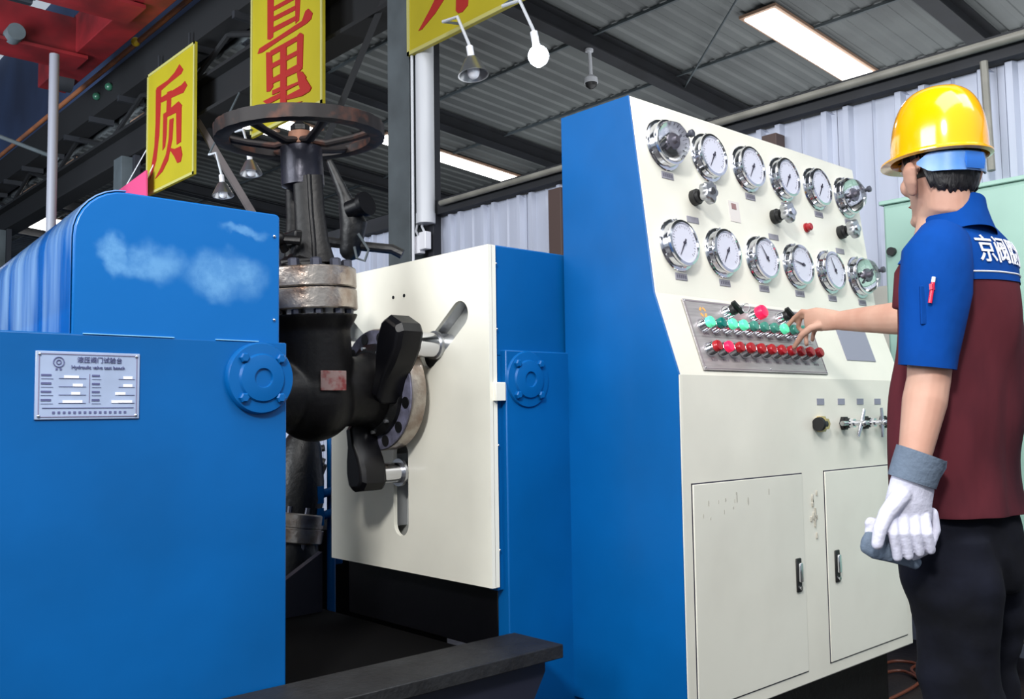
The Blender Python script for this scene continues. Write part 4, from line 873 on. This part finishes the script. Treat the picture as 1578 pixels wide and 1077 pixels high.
build(MB().loft([HP(-.02, -.116, -.006), HP(.03, -.112, -.006)], [(.004, .019)]*2, ref=UZ, n=4), 'strap_buckle', mat('blue_buckle', (40, 104, 190), .3), hatobj)
# jacket torso
def wrink(q, amp): return amp*(noise.noise(Vector((q.x*6, q.y*6, q.z*3.5)))+.6*noise.noise(Vector((q.x*14, q.y*14, q.z*7))))
rows = [(1480, 792, .214, .158), (1480, 784, .214, .158), (1479, 740, .208, .151), (1477, 700, .203, .148), (1477, 650, .20, .146), (1477, 600, .198, .144), (1478, 550, .197, .14), (1480, 500, .196, .136), (1481, 450, .196, .131), (1481, 415, .194, .124), (1484, 390, .20, .108), (1486, 372, .184, .088), (1484, 358, .155, .074), (1480, 346, .115, .066), (1476, 336, .088, .062)]
jk = MB(); R1 = []; n = 64
for (x, y, a, b_) in rows:
    a *= .84 if y > 520 else .8; b_ *= .86; c = V(x-4, y, 2.2); ring = []
    for i in range(n):
        t_ = 2*math.pi*i/n; e_ = .86
        ca = math.copysign(abs(math.cos(t_))**e_, math.cos(t_)); sa = math.copysign(abs(math.sin(t_))**e_, math.sin(t_))
        q = c+R_*a*ca+F_*b_*sa; q += (R_*ca+F_*sa)*wrink(q, .026 if y > 430 else .008); ring.append(q)
    R1.append(ring)
# inner lip at the hem
lip = [[c_+(q-c_)*.95+UZ*.03 for q in R1[0]] for c_ in [V(1474, 792, 2.2)]]
jk.rings([lip[0]]+R1, cap=False)
tmp = bpy.data.meshes.new('tmp'); tmp.from_pydata([tuple(q) for q in jk.v], [], jk.f)
to = bpy.data.objects.new('tmp', tmp); COL.objects.link(to); ss = to.modifiers.new('s', 'SUBSURF'); ss.levels = 2; ss.render_levels = 2
bpy.context.view_layer.update(); me = bpy.data.meshes.new_from_object(to.evaluated_get(bpy.context.evaluated_depsgraph_get())); bpy.data.objects.remove(to)
jacket_v = [q.co.copy() for q in me.vertices]; jacket_f = [tuple(p_.vertices) for p_ in me.polygons]
# split at the yoke line: blue above, maroon below
ZY = V(1540, 434, 2.25).z
lowf = [f for f in jacket_f if sum(jacket_v[i].z for i in f)/len(f) < ZY]; upf = [f for f in jacket_f if sum(jacket_v[i].z for i in f)/len(f) >= ZY-.012]
def sub(fs, off=0):
    used = sorted({i for f in fs for i in f}); mp_ = {i: k for k, i in enumerate(used)}; mb = MB(); mb.v = [jacket_v[i].copy() for i in used]; mb.f = [tuple(mp_[i] for i in f) for f in fs]
    return mb
jm = build(sub(lowf), 'jacket', jmar, PS, smooth=70); jm['label'] = 'blue and maroon work jacket'
ub = sub(upf); cc_ = V(1478, 420, 2.2)
for i, q in enumerate(ub.v): ub.v[i] = q+Vector((q.x-cc_.x, q.y-cc_.y, 0)).normalized()*.0025
build(ub, 'yoke_panel', jblue, jm, smooth=70)
bvh = BVHTree.FromPolygons(jacket_v, jacket_f)
def onback(s_, z, off=.004):      # point of the jacket's back at sideways distance s_ and height z
    o_ = Vector((cc_.x, cc_.y, z))+R_*s_-F_*.6; hit, nn, _, _ = bvh.ray_cast(o_, F_)
    if hit is None: return None
    return hit-F_*off
pip = []
for i in range(61):
    a = math.radians(-180+360*i/60); d = R_*math.cos(a)+F_*math.sin(a); hit, nn, _, _ = bvh.ray_cast(Vector((cc_.x, cc_.y, ZY))+d*.6, -d)
    if hit: pip.append(hit+d*.003)
build(MB().loft(pip[:-1], [.002]*(len(pip)-1), ref=UZ, n=6), 'piping', white, jm)
# lettering on the back, wrapped on the cloth
tt = text_mesh('京阀股份', .068, XR, ZU, (0, 0, 0), bold=.0004); tt.v = [Vector((q.x*.8, q.y, q.z)) for q in tt.v]
bmx = bmesh.new()
mtmp = bpy.data.meshes.new('t'); mtmp.from_pydata([tuple(q) for q in tt.v], [], tt.f); bmx.from_mesh(mtmp); bmesh.ops.triangulate(bmx, faces=bmx.faces)
bmesh.ops.subdivide_edges(bmx, edges=[e for e in bmx.edges if e.calc_length() > .012], cuts=2, use_grid_fill=True)
tv = []; ok = True
ZT = V(1538, 403, 2.25).z
for v_ in bmx.verts:
    p_ = onback(v_.co.x+.022, ZT+v_.co.z, .005-v_.co.y)
    tv.append(p_)
bmx.verts.ensure_lookup_table(); tf = [tuple(v_.index for v_ in f.verts) for f in bmx.faces]
tf = [f for f in tf if all(tv[i] is not None for i in f)]; used = sorted({i for f in tf for i in f}); mpi = {i: k for k, i in enumerate(used)}
tmb = MB(); tmb.v = [tv[i] for i in used]; tmb.f = [tuple(mpi[i] for i in f) for f in tf]; build(tmb, 'back_lettering', white, jm, smooth=0)
# sleeves, collar
def shell(mb, pts, rad, ref, name, m, parent, th=.006, n=28, amp=.013, cap_top=True):
    L = MB().loft(pts, rad, ref=ref, n=n, cap=False); k = len(pts)
    out_r = [[L.v[j*n+i] for i in range(n)] for j in range(k)]
    out_r = [[q+(q-Vector(pts[j])).normalized()*wrink(q, amp) for q in r_] for j, r_ in enumerate(out_r)]
    c_end = Vector(pts[-1]); inn = [c_end+(q-c_end)*(1-th/.06) for q in out_r[-1]]; c2 = Vector(pts[-2]); inn2 = [c2+(q-c2)*(1-th/.05) for q in out_r[-2]]
    return build(mb.rings(out_r+[inn, inn2], cap=cap_top), name, m, parent, smooth=70)
shell(MB(), [V(1468, 372, 2.12), V(1456, 384, 2.08), V(1446, 405, 2.06), V(1441, 450, 2.05), V(1437, 500, 2.045), V(1433, 545, 2.04), V(1431, 566, 2.04)],
      [(.045, .04), (.07, .06), (.08, .072), (.079, .075), (.074, .07), (.070, .066), (.069, .064)], F_, 'sleeve', jblue, jm)
dR = (elR-shR)
shell(MB(), [shR+UZ*.02-dR*.12, shR, shR+dR*.3, shR+dR*.62, shR+dR*.84], [(.04, .04), (.07, .07), (.076, .074), (.07, .068), (.067, .066)], UZ, 'sleeve', jblue, jm)
# collar: tilted band, high at the nape and opening at the front
cl = MB(); n = 40; R1 = []
NK = V(1464, 340, 2.2)
def collar_ring(h, wd_, off):
    ring = []
    for i in range(n+1):
        a = math.radians(35+290*i/n)   # 180 = nape
        d = FH*math.cos(a)*1.0+RH*math.sin(a)
        fr_ = (1+math.cos(a))/2
        z = h*(1-.2*fr_)-fr_*.075
        ring.append(NK+FH*(-.012)+RH*math.sin(a)*(wd_+off)+FH*math.cos(a)*(wd_+.004+off+.01*fr_)+UZ*z)
    return ring
oo = [collar_ring(-.03, .088, 0), collar_ring(.0, .078, 0), collar_ring(.03, .070, 0), collar_ring(.048, .068, 0), collar_ring(.05, .066, -.003), collar_ring(.03, .064, -.004), collar_ring(-.03, .07, -.008)]
k = n+1
for r_ in oo: cl.v += r_
for j in range(len(oo)-1):
    for i in range(n): cl.f.append((j*k+i, j*k+i+1, (j+1)*k+i+1, (j+1)*k+i))
build(cl, 'collar', jblue, jm, smooth=60)
# lapel wings
for s_ in ((1), ):
    P = [V(1438, 352, 2.13), V(1420, 352, 2.17), V(1402, 378, 2.16), V(1382, 408, 2.15), V(1398, 402, 2.11), V(1416, 398, 2.08)]
    build(MB().prism(P, R_*.02), 'lapel', jblue, jm, bevel=.002, smooth=30)
build(MB().loft([V(1408, 390, 2.17), V(1396, 420, 2.15), V(1393, 470, 2.13)], [(.01, .02), (.012, .03), (.01, .03)], ref=F_, n=12, round_ends=True), 'front_facing', jmar, jm)
# pen in the sleeve pocket
pa, pb = V(1439, 427, 1.985), V(1433, 467, 1.98)
t = empty('pen', pb, 'red pen with white top clipped in the near sleeve pocket', 'pen')
build(MB().cyl(pb, pa.lerp(pb, .2), .0042), 'barrel', mat('red_pen', (214, 40, 70), .3), t); build(MB().cyl(pa.lerp(pb, .2), pa, .004), 'top', white, t)
build(MB().box(pa.lerp(pb, .38)-Vector((.008, .003, .006)), pa.lerp(pb, .38)+Vector((.008, .003, .006))), 'clip', MATS['red_pen'], t)
build(MB().prism([V(1418, 440, 1.992), V(1452, 440, 2.0), V(1450, 500, 1.995), V(1420, 500, 1.985)], (.02, .02, 0)), 'sleeve_pocket', jblue, jm, smooth=0, bevel=.002)
# trousers
def trow(c, a, b_, n=48, amp=.008):
    out = []
    for i in range(n):
        t_ = 2*math.pi*i/n; q = c+R_*a*math.cos(t_)+F_*b_*math.sin(t_); out.append(q+(q-c).normalized()*wrink(q, amp))
    return out
tb = MB(); tb.rings([trow(V(1474, 770, 2.2), .165, .115), trow(V(1476, 810, 2.2), .172, .122), trow(V(1480, 850, 2.2), .172, .122), trow(V(1484, 885, 2.2), .165, .112), trow(V(1486, 905, 2.2), .15, .1)])
for hp, kn, an, kk in ((hipL, kneeL, ankL, 1), (hipR, kneeR, ankR, 1)):
    pts = [hp+UZ*.05, hp-UZ*.04, hp.lerp(kn, .55), kn+UZ*.02, kn-UZ*.03, kn.lerp(an, .5), an-UZ*.01]
    rad = [(.075, .09), (.095, .105), (.088, .1), (.08, .09), (.079, .086), (.078, .082), (.078, .085)]
    tb.loft(pts, rad, ref=F_, n=24)
me = remesh(tb, .009, 3)
co = np.empty(len(me.vertices)*3); me.vertices.foreach_get('co', co); co = co.reshape(-1, 3); nr = np.empty(len(me.vertices)*3); me.vertices.foreach_get('normal', nr); nr = nr.reshape(-1, 3)
for i in range(len(co)):
    q = Vector(co[i]); a = .011*noise.noise(Vector((q.x*5, q.y*5, q.z*9)))+.006*noise.noise(Vector((q.x*13, q.y*13, q.z*20))); co[i] += nr[i]*a
me.vertices.foreach_set('co', co.ravel()); link('trousers', me, trou, PS, smooth=80)
for a in (ankL, ankR):
    s_ = build(MB().loft([a-F_*.055-UZ*.045, a+F_*.02-UZ*.04, a+F_*.1-UZ*.055, a+F_*.17-UZ*.062], [(.042, .04), (.045, .045), (.048, .03), (.04, .022)], ref=UZ, n=18, round_ends=True), 'shoe', shoe, PS)
    q = a-UZ*.0; build(MB().loft([Vector((q.x, q.y, .01))-F_*.09, Vector((q.x, q.y, .01))+F_*.04, Vector((q.x, q.y, .01))+F_*.2], [(.04, .01), (.046, .01), (.038, .01)], ref=UZ, n=16, round_ends=True), 'sole', rubber, s_)
# worn glove
gl = MB()
gl.loft([V(1409, 728, 2.0), V(1406, 745, 2.0), V(1400, 775, 2.0), V(1399, 800, 2.0)], [(.030, .044), (.031, .047), (.026, .050), (.018, .052)], ref=RT, n=22, round_ends=True)
gl.loft([V(1390, 762, 1.985), V(1366, 792, 1.98), V(1356, 815, 1.975), V(1352, 838, 1.975)], [.021, .017, .0145, .0125], ref=RT, n=12, round_ends=True)
for k, (x0, x1, x2, yt) in enumerate(((1374, 1377, 1383, 858), (1392, 1394, 1400, 856), (1409, 1411, 1417, 851), (1424, 1429, 1434, 847))):
    gl.loft([V(x0, 796, 1.99), V(x1, 822, 1.975), V(x2, yt, 1.985)], [.0125, .0118, .0105], ref=RT, n=12, round_ends=True)
me = remesh(gl, .0024, 3); glo = link('work_glove', me, gwhite, PS, smooth=80); glo['label'] = 'white cotton glove with grey cuff'
def cuff(pts, rad, parent, name, ref=RT, n=28, th=.88):
    o_ = MB().loft(pts, rad, ref=ref, n=n, cap=False); k = len(pts); out_ = [[o_.v[j*n+i] for i in range(n)] for j in range(k)]
    inn = [[Vector(pts[j])+(q-Vector(pts[j]))*th for q in out_[j]] for j in range(k)]
    mb = MB(); R_all = out_+inn[::-1]; mb.rings(R_all, cap=False); nn = len(mb.v)
    for i in range(n): mb.f.append(((2*k-1)*n+i, (2*k-1)*n+(i+1) % n, (i+1) % n, i))
    return build(mb, name, ggrey, parent, smooth=60)
cuff([V(1405, 742, 2.0), V(1412, 720, 2.0), V(1420, 698, 2.0)], [(.04, .052), (.043, .053), (.046, .054)], glo, 'glove_cuff')
build(MB().prism([V(1440, 706, 1.99), V(1458, 711, 1.99), V(1457, 722, 1.99), V(1445, 741, 1.98), V(1438, 738, 1.98)], R_*.004), 'cuff_flap', ggrey, glo)
# the other glove, held in the gloved hand
t = empty('work_glove', V(1390, 850, 2.03), 'loose grey and white glove held in the gloved near hand', 'glove')
hg = MB()
hg.loft([V(1436, 790, 2.035), V(1437, 815, 2.035), V(1428, 842, 2.03), V(1400, 856, 2.035)], [(.012, .018), (.016, .023), (.015, .024), (.014, .028)], ref=FW, n=14, round_ends=True)
hg.loft([V(1402, 850, 2.04), V(1372, 835, 2.035), V(1345, 812, 2.03)], [(.03, .014), (.034, .016), (.024, .013)], ref=FW, n=16, round_ends=True)
hg.loft([V(1360, 818, 2.03), V(1340, 805, 2.03)], [(.022, .012), (.014, .01)], ref=FW, n=12, round_ends=True)
me = remesh(hg, .0035, 3); link('glove_palm', me, gwhite, t, smooth=80)
gc = MB().loft([V(1336, 834, 2.025), V(1352, 840, 2.02), V(1378, 850, 2.02), V(1402, 862, 2.02), V(1413, 869, 2.02)], [(.026, .012), (.031, .015), (.025, .015), (.017, .011), (.013, .008)], ref=FW, n=18, round_ends=True)
build(gc, 'glove_cuff', ggrey, t, smooth=60)
